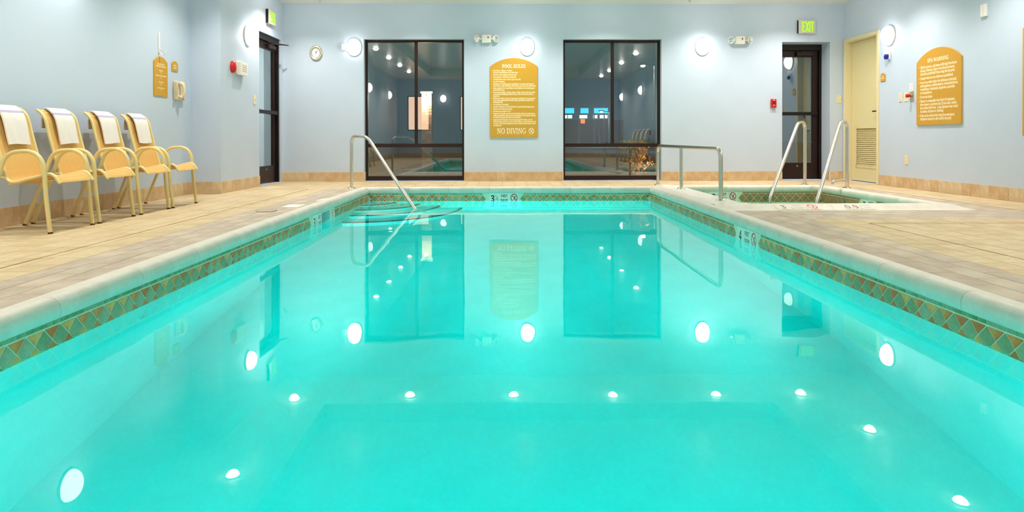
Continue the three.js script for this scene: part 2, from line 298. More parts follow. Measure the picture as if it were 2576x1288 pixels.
// ---------------------------------------------------------------- pool and spa basins
const DPT = 0.146;     // depth marker tile
function markerTile(kind, paper = '#f1efe6', ink = '#121412') {
  const squeeze = 0.82;
  return canvasTex(256, 256, (x, W, H) => {
    x.fillStyle = paper; x.fillRect(0, 0, W, H); x.fillStyle = ink; x.textAlign = 'center'; x.textBaseline = 'middle';
    const say = (t, px, cx, cy, f = 'bold') => { x.save(); x.translate(cx, cy); x.scale(squeeze, 1); x.font = f + ' ' + px + 'px sans-serif'; x.fillText(t, 0, 0); x.restore(); };
    if (kind === 'third') { say('3', 230, 86, 136); say('1', 96, 170, 78, ''); say('3', 96, 216, 178, ''); x.lineWidth = 8; x.strokeStyle = '#121412'; x.beginPath(); x.moveTo(168, 178); x.lineTo(216, 84); x.stroke(); }
    else if (kind === 'feet') { say('FEET', 96, 128, 72); say('DEEP', 96, 128, 188); }
    else if (kind === 'meters') { say('METERS', 64, 128, 76); say('DEEP', 64, 128, 176); }
    else if (kind === 'nodive') {
      x.strokeStyle = '#e01c1c'; x.lineWidth = 20; x.beginPath(); x.ellipse(128, 118, 80, 94, 0, 0, 7); x.stroke();
      x.strokeStyle = '#121412'; x.lineWidth = 16; x.beginPath(); x.moveTo(96, 84); x.lineTo(140, 118); x.lineTo(116, 176); x.moveTo(140, 118); x.lineTo(166, 172); x.moveTo(150, 92); x.lineTo(118, 120); x.stroke(); x.beginPath(); x.ellipse(158, 82, 13, 13, 0, 0, 7); x.fill();
      x.strokeStyle = '#e01c1c'; x.lineWidth = 18; x.beginPath(); x.moveTo(72, 52); x.lineTo(184, 184); x.stroke();
      say('NO DIVING', 34, 128, 238);
    } else say(kind, 220, 128, 136);
  });
}
const markMats = Object.fromEntries(['third', 'feet', 'meters', 'nodive', '4', '3', '0.9'].map((k) => [k, printed(markerTile(k), -DPT / 2, -DPT / 2, DPT, DPT, 0.25)]));
const slabMats = Object.fromEntries([['3', 0], ['feet', 1], ['nodive', 0], ['0.9', 0], ['meters', 1]].map(([k, f]) => [k, printed(markerTile(k, '#e4dccf', f ? '#b9a894' : '#7a6038'), -DPT / 2, -DPT / 2, DPT, DPT, 0.4)]));
const poly = (pts, inset = 0) => {       // inset polygon for the grout gap
  const n = pts.length, c = [pts.reduce((s, p) => s + p[0], 0) / n, pts.reduce((s, p) => s + p[1], 0) / n];
  const lines = pts.map((p, i) => { const q = pts[(i + 1) % n], dx = q[0] - p[0], dy = q[1] - p[1], l = Math.hypot(dx, dy); let nx = -dy / l, ny = dx / l; if ((c[0] - p[0]) * nx + (c[1] - p[1]) * ny < 0) { nx = -nx; ny = -ny; } return [p[0] + nx * inset, p[1] + ny * inset, dx, dy]; });
  return new THREE.Shape(lines.map((b, i) => { const a = lines[(i + n - 1) % n], det = a[2] * b[3] - a[3] * b[2], t = ((b[0] - a[0]) * b[3] - (b[1] - a[1]) * b[2]) / det; return new THREE.Vector2(a[0] + a[2] * t, a[1] + a[3] * t); }));
};
const tileCache = new Map();
function tileGeo(kind, p) {
  const key = kind + p;
  if (!tileCache.has(key)) {
    const h = p * 0.58, g = 0.0032;
    const S = { rhombus: [[[-p / 2, -h], [0, -2 * h], [p / 2, -h], [0, 0]], g], upper: [[[0, 0], [p, 0], [p / 2, -h]], g], lower: [[[p / 2, -h], [p, -2 * h], [0, -2 * h]], g], square: [[[0, 0], [p / 2, 0], [p / 2, 0.022], [0, 0.022]], g * 0.8] }[kind];
    tileCache.set(key, new THREE.ExtrudeGeometry(poly(S[0], S[1]), { depth: 0.0025, bevelEnabled: false }));
    const geo = tileCache.get(key), u = geo.attributes.uv; for (let i = 0; i < u.count; i++) u.setXY(i, u.getX(i) * 4 + 0.31, u.getY(i) * 4 + 0.17);
  }
  return tileCache.get(key);
}
const TT = -0.042;                      // top of the tile band
function tileBand(o, len, p, skip, slate, rust) {          // children along local x, facing +z
  const n = Math.round(len / p), pp = len / n, top = TT - 0.026, free = (a, b) => !skip.some(([s, e]) => b > s - 0.004 && a < e + 0.004), pick = (l) => l[Math.floor(rnd(0, l.length))];
  for (let i = 0; i <= n; i++) {
    const s = i * pp;
    if (i > 0 && i < n && free(s - p / 2, s + p / 2)) { const m = part('diamond_tile', tileGeo('rhombus', p), pick(slate), o); m.position.set(s, top, 0.003); }
    if (i < n && free(s, s + p)) {
      part('triangle_tile', tileGeo('upper', p), pick(rust), o).position.set(s, top, 0.003);
      part('corner_tile', tileGeo('lower', p), pick(rust), o).position.set(s, top, 0.003);
      for (const k of [0, 0.5]) part('square_tile', tileGeo('square', p), pick(slate === M.slate ? M.green : slate), o).position.set(s + k * pp, top + 0.003, 0.003);
    }
  }
}
function marker(o, s, kind, y = TT - DPT / 2) { const sh = rectShape(-DPT / 2, DPT / 2, -DPT / 2, DPT / 2), m = part('depth_marker_tile', new THREE.ExtrudeGeometry(sh, { depth: 0.007, bevelEnabled: false }), [markMats[kind], M.white], o); m.position.set(s, y, 0.003); return m; }
function basinWall(name, label, pos, ry, len, depth, p, marks, slate, rust, niche) {
  const o = thing(name, label, 'pool wall', pos, ry, undefined, 'structure');
  const s = rectShape(-0.2, len + 0.2, -depth, -0.06); if (niche) hole(s, niche[0], niche[1], -0.25, TT - 0.012);
  part('plaster_wall', extrude(s, 0.2).translate(0, 0, -0.2), M.plaster, o);
  const band = rectShape(0, len, TT - 0.03 - 2 * p * 0.58, TT); if (niche) hole(band, niche[0], niche[1], Math.max(-0.25, TT - 0.028 - 2 * p * 0.58), TT - 0.012);
  part('grout_band', extrude(band, 0.003), M.tileGrout, o);
  const skip = marks.map(([s]) => [s - DPT / 2, s + DPT / 2]); if (niche) skip.push(niche);
  tileBand(o, len, p, skip, slate, rust);
  marks.forEach(([s, k]) => marker(o, s, k));
  return o;
}
const PD = 1.75, plen = PZ1 - PZ0, pw = PX1 - PX0;
{ // left wall: local x = -z
  const zs = (z) => PZ1 - z;
  const o = basinWall('wall_pool_left', 'waterline wall of the pool with green diamond tiles below the chairs', [PX0, 0, PZ1], Math.PI / 2, plen, PD, 0.0985, [[zs(4.385), 'third'], [zs(4.235), 'feet'], [zs(3.76), 'nodive']], M.slate, M.rust, [zs(4.155), zs(3.84)]);
  const nb = [zs(4.155), zs(3.84)];
  part('skimmer_box', merge([B(nb[0], nb[1], -0.26, TT, -0.3, -0.28), B(nb[0] - 0.02, nb[0], -0.26, TT, -0.3, -0.2), B(nb[1], nb[1] + 0.02, -0.26, TT, -0.3, -0.2), B(nb[0] - 0.02, nb[1] + 0.02, -0.27, -0.25, -0.3, -0.2), B(nb[0] - 0.02, nb[1] + 0.02, TT - 0.012, TT, -0.3, -0.2)]), std({ color: 0x34341f, roughness: 0.6 }), o);
  const rf = part('return_fitting', lathe([[0, 0.012], [0.016, 0.012], [0.02, 0.004], [0.036, 0.006], [0.04, 0]], 24).rotateX(Math.PI / 2), M.white, o); rf.position.set(zs(7.4), -0.42, 0);
}
basinWall('wall_pool_back', 'waterline wall of the pool with diamond tiles below the windows', [PX0, 0, PZ0], 0, pw, PD, 0.0985, [[-0.168 - PX0, 'third'], [-0.022 - PX0, 'feet'], [0.124 - PX0, 'nodive']], M.slate, M.rust);
basinWall('wall_pool_right', 'waterline wall of the pool with diamond tiles below the spa deck', [PX1, 0, PZ0], -Math.PI / 2, plen, PD, 0.0985, [[5.315 - PZ0, '4'], [5.463 - PZ0, 'feet'], [5.611 - PZ0, 'nodive']], M.slate, M.rust);
basinWall('wall_pool_front', 'near end wall of the pool with diamond tiles and underwater lamps', [PX1, 0, PZ1], Math.PI, pw, PD, 0.0985, [], M.slate, M.rust);
{
  const s = new THREE.Shape([new THREE.Vector2(-PZ1 - 0.2, -1.65), new THREE.Vector2(-PZ0 + 0.2, -1.12), new THREE.Vector2(-PZ0 + 0.2, -1.9), new THREE.Vector2(-PZ1 - 0.2, -1.9)]);
  struct('floor_pool', extrude(s, pw + 0.4).rotateY(Math.PI / 2).translate(PX0 - 0.2, 0, 0), M.plaster, 'white plaster pool bottom sloping down under turquoise water');
}
{ // corner steps
  const o = thing('pool_steps', 'curved white plaster entry steps with dark green edge tiles in the pool corner', 'steps', [PX0, 0, PZ0], 0, undefined, 'structure');
  [[0.42, -0.285], [0.77, -0.475], [1.07, -0.695], [1.39, -0.945]].forEach(([r, y]) => {
    const q = (R, r0) => { const s = new THREE.Shape(); s.moveTo(r0, 0); s.lineTo(R, 0); s.absarc(0, 0, R, 0, Math.PI / 2, false); s.lineTo(0, r0); if (r0) s.absarc(0, 0, r0, Math.PI / 2, 0, true); return s; };
    part('step_tread', extrude(q(r, 0), y + 1.6, 0, 32).rotateX(Math.PI / 2).translate(0, y, 0), M.plaster, o);
    part('step_edge_tile', extrude(q(r + 0.004, r - 0.045), 0.045, 0, 32).rotateX(Math.PI / 2).translate(0, y + 0.003, 0), M.trimGreen, o);
  });
}
{ // spa walls
  const sl = SZ1 - SZ0, sw = SX1 - SX0, SD = 1.2, P2 = 0.117;
  basinWall('wall_spa_back', 'rear wall of the spa with terracotta and olive diamond tiles', [SX0, 0, SZ0], 0, sw, SD, P2, [[3.14 - SX0, '3'], [3.286 - SX0, 'feet'], [3.432 - SX0, 'nodive']], M.spaSlate, M.spaRust);
  basinWall('wall_spa_right', 'side wall of the spa with terracotta diamond tiles below the water spout', [SX1, 0, SZ0], -Math.PI / 2, sl, SD, P2, [[1.15, '3'], [1.296, 'feet']], M.spaSlate, M.spaRust);
  basinWall('wall_spa_left', 'side wall of the spa with diamond tiles below the low handrail', [SX0, 0, SZ1], Math.PI / 2, sl, SD, P2, [], M.spaSlate, M.spaRust);
  basinWall('wall_spa_front', 'near wall of the spa with diamond tiles under the lettered edge', [SX1, 0, SZ1], Math.PI, sw, SD, P2, [], M.spaSlate, M.spaRust);
  struct('floor_spa', B(SX0 - 0.2, SX1 + 0.2, -1.25, -0.95, SZ0 - 0.2, SZ1 + 0.2), M.plaster, 'pale plaster bottom of the spa');
}
{ // coping stones: profile (u outward from the wall face, y)
  const ramp = [[0.01, -0.06], [0.006, -0.044], [-0.008, -0.04], [-0.015, -0.026], [-0.017, -0.006], [-0.013, 0.016], [-0.002, 0.036], [0.014, 0.048], [0.032, CT], [0.06, CT], [0.1, 0.047], [0.15, 0.032], [0.19, 0.016], [0.225, 0.006], [CW, 0.001], [CW, -0.06]];
  const flat = (w) => [...ramp.slice(0, 9), [w * 0.5, CT], [w, CT], [w, -0.06]];
  function stoneGeo(prof, t0, t1, m0, m1) {      // local: along x from t0 to t1, outward = -z, mitred ends
    const n = prof.length, P = [], U = [], I = [];
    for (let e = 0; e < 2; e++) prof.forEach(([u, y]) => { const t = e ? t1 + (m1 ? u * m1 : 0) : t0 - (m0 ? u * m0 : 0); P.push(t, y, -u); U.push(t / 0.6, (u + y) / 0.6); });
    for (let i = 0; i < n; i++) { const j = (i + 1) % n; I.push(i, n + j, j, i, n + i, n + j); }
    const tri = THREE.ShapeUtils.triangulateShape(prof.map(([u, y]) => new THREE.Vector2(u, y)), []);
    tri.forEach(([a, b, c]) => { I.push(a, c, b); I.push(n + a, n + b, n + c); });
    const g = new THREE.BufferGeometry(); g.setAttribute('position', new THREE.Float32BufferAttribute(P, 3)); g.setAttribute('uv', new THREE.Float32BufferAttribute(U, 2)); g.setIndex(I);
    g.computeVertexNormals(); return toCreasedNormals(g, 0.7);
  }
  function run(o, pos, ry, len, prof, m0, m1, a = 0, b = len, L = 0.61) {
    const n = Math.max(1, Math.round((b - a) / L)), l = (b - a) / n, G = 0.0012;
    for (let i = 0; i < n; i++) { const m = part('coping_stone', stoneGeo(prof, a + i * l + (i ? G : 0), a + (i + 1) * l - (i < n - 1 ? G : 0), i === 0 ? m0 : 0, i === n - 1 ? m1 : 0), M.coping, o); m.position.set(...pos); m.rotation.y = ry; }
  }
  const pc = thing('pool_coping', 'rounded cream limestone edge stones around the pool', 'coping', [0, 0, 0], 0, undefined, 'structure');
  run(pc, [PX0, 0, PZ1], Math.PI / 2, plen, ramp, 1, 1);
  run(pc, [PX0, 0, PZ0], 0, pw, ramp, 1, 1);
  run(pc, [PX1, 0, PZ0], -Math.PI / 2, plen, flat((SX0 - PX1) / 2), 1, 0, 0, SZ1 + 0.02 - PZ0);
  run(pc, [PX1, 0, PZ0], -Math.PI / 2, plen, ramp, 0, 1, SZ1 + 0.02 - PZ0, plen);
  run(pc, [PX1, 0, PZ1], Math.PI, pw, ramp, 1, 1);
  const sc = thing('spa_coping', 'rounded cream limestone edge stones around the spa with depth lettering', 'coping', [0, 0, 0], 0, undefined, 'structure');
  run(sc, [SX0, 0, SZ1], Math.PI / 2, SZ1 - SZ0, flat((SX0 - PX1) / 2), 0, 1);
  run(sc, [SX0, 0, SZ0], 0, SX1 - SX0, ramp, 1, 1);
  run(sc, [SX1, 0, SZ0], -Math.PI / 2, SZ1 - SZ0, ramp, 1, 1);
  run(sc, [SX1, 0, SZ1], Math.PI, SX1 - SX0, ramp, 1, 0, 0, SX1 - PX1 - 0.12);
  part('coping_stone', RB(PX1 + 0.04, SX0 + 0.04, -0.05, CT - 0.0004, SZ1 - 0.08, SZ1 + 0.05, 0.004, 1), M.coping, sc);   // corner stone where the partition meets the spa front
  // depth lettering tiles laid on the sloping front edge of the spa
  const slope = Math.atan2(0.047 - 0.005, 0.14);
  [['3', 2.98], ['feet', 3.14], ['nodive', 3.3], ['0.9', 3.72], ['meters', 3.88]].forEach(([k, x]) => {
    const g = new THREE.ExtrudeGeometry(rectShape(-DPT / 2, DPT / 2, -DPT / 2, DPT / 2), { depth: 0.0015, bevelEnabled: false });
    const m = part('depth_marker_tile', g, [slabMats[k], M.coping], sc); m.position.set(x, 0.029, SZ1 + 0.155); m.rotation.x = -Math.PI / 2 + slope;
  });
}
// water bodies
{
  const g = B(PX0 - 0.0015, PX1 + 0.0015, -1.7, WY, PZ0 - 0.0015, PZ1 + 0.0015), p = g.attributes.position, u = g.attributes.uv;
  for (let i = 0; i < p.count; i++) u.setXY(i, p.getX(i) / 3.1, p.getZ(i) / 3.1);
  solo('pool_water', g, M.water, 'clear still turquoise water filling the pool', 'water', undefined, 'stuff');
  const h = B(SX0 - 0.0015, SX1 + 0.0015, -1.0, SPA_WY, SZ0 - 0.0015, SZ1 + 0.0015);
  solo('spa_water', h, M.spaWater, 'greenish still water inside the spa', 'water', undefined, 'stuff');
}
// underwater lamps
function poolLamp(x, y, z, ry, I, label, beam) {
  const w = 0.2;
  const o = thing('underwater_light', label, 'lamp', [x, y, z], ry, 'underwater lamps');
  part('lamp_rim', lathe([[0.12, 0.0], [0.165, 0.0], [0.165, 0.02], [0.15, 0.03], [0.125, 0.022]], 36).rotateX(Math.PI / 2), M.steel, o);
  part('lamp_lens', lathe([[0, 0.022], [0.08, 0.018], [0.125, 0.006]], 36).rotateX(Math.PI / 2), M.poolGlow, o);
  const l = new THREE.RectAreaLight(new THREE.Color().setRGB(0.93, 1, 0.97), I, w, w); l.position.set(0, 0, 0.06); l.lookAt(0, 0, 5); o.add(l); l.rotation.set(0, Math.PI, 0);
  if (beam) { const b = new THREE.SpotLight(new THREE.Color().setRGB(0.93, 1, 0.97), POOL_BEAM, 0, 0.27, 1.0); b.position.set(0, 0, 0.07); b.shadow.radius = 5; b.target.position.set(...beam); o.add(b); o.add(b.target); }
}
poolLamp(-1.25, -0.7, PZ1 - 0.002, Math.PI, POOL_I * 1.3, 'round underwater lamp in the near end wall towards the chairs', [0.1, 0.0, 7]);
poolLamp(0.06, -0.7, PZ1 - 0.002, Math.PI, POOL_I * 1.0, 'round underwater lamp in the middle of the near end wall', [0, 0.0, 7]);
poolLamp(1.37, -0.7, PZ1 - 0.002, Math.PI, POOL_I * 1.3, 'round underwater lamp in the near end wall towards the spa', [-0.1, 0.0, 7]);
poolLamp(3.7, -0.65, SZ1 - 0.002, Math.PI, SPA_I, 'round underwater lamp in the spa wall');

// ---------------------------------------------------------------- lamps
function sconceProto(name) {
  const o = new THREE.Group(); o.name = name;
  part('backplate', lathe([[0, 0], [0.128, 0], [0.132, 0.006], [0.13, 0.022], [0.12, 0.024]], 40).rotateX(Math.PI / 2), M.white, o);
  const pts = []; for (let i = 0; i <= 14; i++) { const a = i / 14 * Math.PI / 2; pts.push([0.126 * Math.cos(a), 0.022 + 0.115 * Math.sin(a)]); }
  part('glass_dome_lamp', lathe(pts.reverse(), 40).rotateX(Math.PI / 2), M.glow, o);
  o.scale.set(1, 1.22, 1);
  return o;
}
function sconce(x, y, z, ry, label, out = 0.118) {
  const o = sconceProto(numbered('wall_sconce')); o.position.set(x, y, z); o.rotation.y = ry; scene.add(o); tag(o, label, 'wall lamp', 'round glowing wall sconces');
  const l = new THREE.PointLight(WARM2, SCONCE_I); l.position.set(0, 0, out); l.shadow.radius = 0.5; o.add(l);
}
sconce(-2.708, 2.404, 0, 0, 'round glowing wall sconce between the clock and the dark window');
sconce(0.389, 2.41, 0, 0, 'round glowing wall sconce just above the pool rules board');
sconce(3.549, 2.415, 0, 0, 'round glowing wall sconce beside the emergency light near the exit door');
sconce(XL, 2.36, 1.47, Math.PI / 2, 'round glowing wall sconce above the red fire horn');
sconce(XR, 2.395, 1.303, -Math.PI / 2, 'round glowing wall sconce beside the cream louvred door');
sconce(XW, 2.4, 4.72, Math.PI / 2, 'round glowing wall sconce above the row of tan chairs');
sconce(XW, 2.4, 8.2, Math.PI / 2, 'round glowing wall sconce on chair wall nearer the end facing the windows');
sconce(XW, 2.4, 11.5, Math.PI / 2, 'round glowing wall sconce on chair wall in the corner facing the windows');
sconce(XJ, 2.4, 9.3, -Math.PI / 2, 'round glowing wall sconce above the chairs past the spa');
sconce(XJ, 2.4, 12.6, -Math.PI / 2, 'round glowing wall sconce on spa side near the lobby window wall');
sconce(-2.55, 2.4, ZR, Math.PI, 'round glowing wall sconce between the two lit lobby windows');
sconce(XR, 2.4, 4.7, -Math.PI / 2, 'round glowing wall sconce beyond the spa warning board');

function downlight(x, z, k) {
  const o = thing('recessed_downlight', 'small round recessed downlight in the lowered ceiling border, ' + k, 'ceiling light', [x, HC, z], 0, 'recessed downlights around the ceiling border');
  part('trim_ring', lathe([[0.074, -0.001], [0.078, -0.008], [0.096, -0.007], [0.103, 0.0]], 32), M.white, o);
  part('lamp_lens', lathe([[0, -0.066], [0.035, -0.06], [0.06, -0.042], [0.074, -0.018], [0.076, 0]], 28), M.downGlow, o);
  const l = new THREE.SpotLight(WARM, DOWN_I, 0, 1.1, 1.0); l.position.set(0, -0.025, 0); l.shadow.radius = 1; l.target.position.set(0, -2, 0); o.add(l); o.add(l.target);
}
[[-3.47, 0.95], [-1.58, 0.9], [0.126, 0.878], [1.78, 0.845], [3.506, 0.827], [4.95, 0.806]].forEach(([x, z], i) => downlight(x, z, ['by the glass door corner', 'before the window near the clock', 'before the pool rules board', 'before the window near the sconce', 'before the emergency light', 'before the exit door'][i]));
[3.15, 5.03, 6.8, 8.65, 10.5].forEach((z, i) => downlight(-3.47, z, ['over the wall telephone', 'over the chairs with towels', 'past the chairs with towels', 'halfway along the chair wall', 'near the wall facing the windows'][i]));
[2.09, 3.82].forEach((z, i) => downlight(5.33, z, ['before the spa warning board', 'beyond the spa warning board'][i]));
[5.9, 8.0, 10.2, 12.0].forEach((z, i) => downlight(3.7, z, ['over the chairs past the spa', 'beyond the chairs past the spa', 'near the spa side corner', 'in the corner by the lobby windows'][i]));

// ---------------------------------------------------------------- windows and doors
function windowUnit(name, [x0, x1], label) {
  const o = thing(name, label, 'window', [0, 0, 0], 0, undefined, 'structure'), z0 = -0.17, z1 = -0.1, y0 = 0.012, f = 0.042, tr = 0.645, mid = (x0 + x1) / 2 + 0.02;
  part('frame', merge([RB(x0, x0 + f, y0, WTOP, z0, z1, 0.003, 1), RB(x1 - f, x1, y0, WTOP, z0, z1, 0.003, 1), RB(x0 + f, x1 - f, WTOP - f, WTOP, z0, z1, 0.003, 1), RB(x0 + f, x1 - f, y0, y0 + 0.075, z0, z1, 0.003, 1)]), M.bronze, o);
  part('transom', RB(x0 + f, x1 - f, tr - 0.035, tr + 0.03, z0, z1, 0.003, 1), M.bronze, o);
  part('mullion', RB(mid - 0.026, mid + 0.026, tr + 0.03, WTOP - f, z0, z1, 0.003, 1), M.bronze, o);
  const p = (a, b, c, d) => { const m = part('pane', new THREE.PlaneGeometry(b - a, d - c), M.pane, o); m.position.set((a + b) / 2, (c + d) / 2, -0.13); };
  p(x0 + f, mid - 0.026, tr + 0.03, WTOP - f); p(mid + 0.026, x1 - f, tr + 0.03, WTOP - f); p(x0 + f, x1 - f, y0 + 0.075, tr - 0.035);
}
windowUnit('window_1', WIN[0], 'dark bronze framed window beside the clock, reflecting the room');
windowUnit('window_2', WIN[1], 'dark bronze framed window right of the pool rules board, street lamps showing');
function glassDoor(name, label, pos, ry, w, h, closerOut) {          // local: x 0..w, faces +z, z = 0 at frame front
  const o = thing(name, label, 'door', pos, ry, undefined, 'structure'), f = 0.045, d0 = -0.12;
  part('frame', merge([B(0, f, 0, h, d0, 0), B(w - f, w, 0, h, d0, 0), B(f, w - f, h - f - 0.06, h, d0, 0)]), M.bronzeDark, o);
  const top = h - f - 0.065, a = f + 0.004, b = w - f - 0.004, st = 0.1, y1 = 0.3, y2 = top - 0.12;
  part('door_leaf', merge([RB(a, a + st, 0.01, top, -0.09, -0.045, 0.003, 1), RB(b - st, b, 0.01, top, -0.09, -0.045, 0.003, 1), RB(a + st, b - st, 0.01, y1, -0.09, -0.045, 0.003, 1), RB(a + st, b - st, y2, top, -0.09, -0.045, 0.003, 1)]), M.bronze, o);
  const p = part('pane', new THREE.PlaneGeometry(b - a - 2 * st, y2 - y1), M.pane, o); p.position.set((a + b) / 2, (y1 + y2) / 2, -0.066);
  part('push_bar', merge([RB(a + 0.02, b - 0.02, 1.185, 1.245, -0.03, 0.0, 0.008, 2), RB(a + 0.02, a + 0.08, 1.175, 1.255, -0.045, -0.01, 0.004, 1), RB(b - 0.08, b - 0.02, 1.175, 1.255, -0.045, -0.01, 0.004, 1)]), M.bronzeDark, o);
  const c = part('door_closer', RB(b - 0.42, b - 0.12, top - 0.1, top - 0.035, -0.045, 0.02, 0.006, 2), M.bronze, o);
  part('closer_arm', closerOut ? merge([pipe([V(b - 0.3, top - 0.02, 0.0), V(b - 0.16, top - 0.02, 0.24)], 0.008, 0.01, 6, 8), pipe([V(b - 0.16, top - 0.02, 0.24), V(b - 0.44, top - 0.01, 0.0)], 0.007, 0.01, 6, 8)]) : pipe([V(b - 0.3, top - 0.02, 0.0), V(b - 0.5, top - 0.01, 0.02)], 0.008, 0.01, 6, 8), M.bronzeDark, c);
  part('lock_cylinder', cyl(0.014, 0.014, 0.012, 14).rotateX(Math.PI / 2).translate((a + b) / 2, y1 - 0.06, -0.042), M.silver, o);
  return o;
}
glassDoor('door_1', 'dark bronze glass door below the angled exit sign', [XL - 0.03, 0.006, DOORL[1]], Math.PI / 2, DOORL[1] - DOORL[0], DOORL[2] - 0.006, true);
glassDoor('door_2', 'dark bronze glass exit door in the recess beside the red pull station', [DOORB[0], 0.006, -0.285], 0, DOORB[1] - DOORB[0], DOORB[2] - 0.006, false);
{ // cream louvred door in the right wall; local x along +z, faces -x
  const o = thing('door_3', 'cream painted door with louvred lower panel beside the spa', 'door', [XR, 0.004, 0], -Math.PI / 2, undefined, 'structure');
  const a = DOORR[0], b = DOORR[1], h = DOORR[2] - 0.004, f = 0.055;
  part('frame', merge([RB(a - 0.045, a + 0.012, 0, h + 0.045, -0.001, 0.016, 0.003, 1), RB(b - 0.012, b + 0.045, 0, h + 0.045, -0.001, 0.016, 0.003, 1), RB(a + 0.012, b - 0.012, h - 0.012, h + 0.045, -0.001, 0.016, 0.003, 1),
    B(a, a + 0.02, 0, h, -0.16, 0), B(b - 0.02, b, 0, h, -0.16, 0), B(a + 0.02, b - 0.02, h - 0.02, h, -0.16, 0)]), M.creamFrame, o);
  const A = a + 0.024, C = b - 0.024, d0 = -0.145, d1 = -0.1, la = A + 0.14, lb = C - 0.08, y0 = 0.27, y1 = 0.94;
  part('door_leaf', merge([B(A, la, 0.012, h - 0.024, d0, d1), B(lb, C, 0.012, h - 0.024, d0, d1), B(la, lb, 0.012, y0, d0, d1), B(la, lb, y1, h - 0.024, d0, d1)]), M.cream, o);
  part('louvre_frame', merge([B(la - 0.02, la + 0.012, y0 - 0.025, y1 + 0.02, d1, d1 + 0.008), B(lb - 0.012, lb + 0.02, y0 - 0.025, y1 + 0.02, d1, d1 + 0.008), B(la, lb, y1 - 0.012, y1 + 0.02, d1, d1 + 0.008), B(la, lb, y0 - 0.025, y0 + 0.012, d1, d1 + 0.008)]), M.cream, o);
  const sg = new THREE.BoxGeometry(lb - la, 0.036, 0.006).rotateX(-0.7);
  for (let y = y0 + 0.03; y < y1 - 0.02; y += 0.0335) part('louvre_slat', sg, M.cream, o).position.set((la + lb) / 2, y, d1 - 0.016);
  part('louvre_backing', B(la, lb, y0, y1, d0 - 0.002, d0 + 0.004), M.cream, o);
  const hd = part('door_handle', merge([RB(C - 0.085, C - 0.045, 1.16, 1.26, d1, d1 + 0.008, 0.003, 1), pipe([V(C - 0.065, 1.21, d1), V(C - 0.065, 1.21, d1 + 0.055), V(C - 0.18, 1.21, d1 + 0.055)], 0.011, 0.02, 24, 10)]), M.bronze, o);
  part('hanging_tag', B(C - 0.175, C - 0.1, 1.0, 1.12, d1 + 0.001, d1 + 0.003), M.cream, hd);
}

// ---------------------------------------------------------------- signs and wall fittings
function archShape(w, h, shoulder) { const s = new THREE.Shape(), k = h - shoulder; s.moveTo(-w / 2, 0); s.lineTo(w / 2, 0); s.lineTo(w / 2, shoulder); const R = (w * w / 4 + k * k) / (2 * k), cy = h - R, a = Math.asin(w / 2 / R); s.absarc(0, cy, R, Math.PI / 2 - a, Math.PI / 2 + a, false); s.lineTo(-w / 2, 0); return s; }
function board(name, label, pos, ry, w, h, shoulder, draw, res = 900, t = 0.02) {
  const o = thing(name, label, 'sign', pos, ry), W = Math.round(res * w / h), H = res;
  const tex = canvasTex(W, H, (x) => { const g = fbm(64, [[8, 1], [32, 1]], 3); x.fillStyle = '#d09a2b'; x.fillRect(0, 0, W, H); for (let i = 0; i < 900; i++) { x.fillStyle = `rgba(${g[i % 4096] > 0.5 ? '226,172,66' : '186,132,30'},0.10)`; x.fillRect(rnd(0, W), rnd(0, H), rnd(2, 14), rnd(2, 10)); } draw(x, W, H); });
  part('sign_panel', extrude(archShape(w, h, shoulder), t, 0.0015), [printed(tex, -w / 2, 0, w, h, 0.45), M.gold], o);
  return o;
}
function writer(x, W, H, color = '#fff6dc') {
  return { text(t, cx, y, px, sx = 0.8, align = 'center', font = 'serif', weight = '') { x.save(); x.fillStyle = color; x.translate(cx * W, y * H); x.scale(sx, 1); x.textAlign = align; x.textBaseline = 'alphabetic'; x.font = (weight ? weight + ' ' : '') + px * H + 'px ' + font; x.fillText(t, 0, 0); x.restore(); } };
}
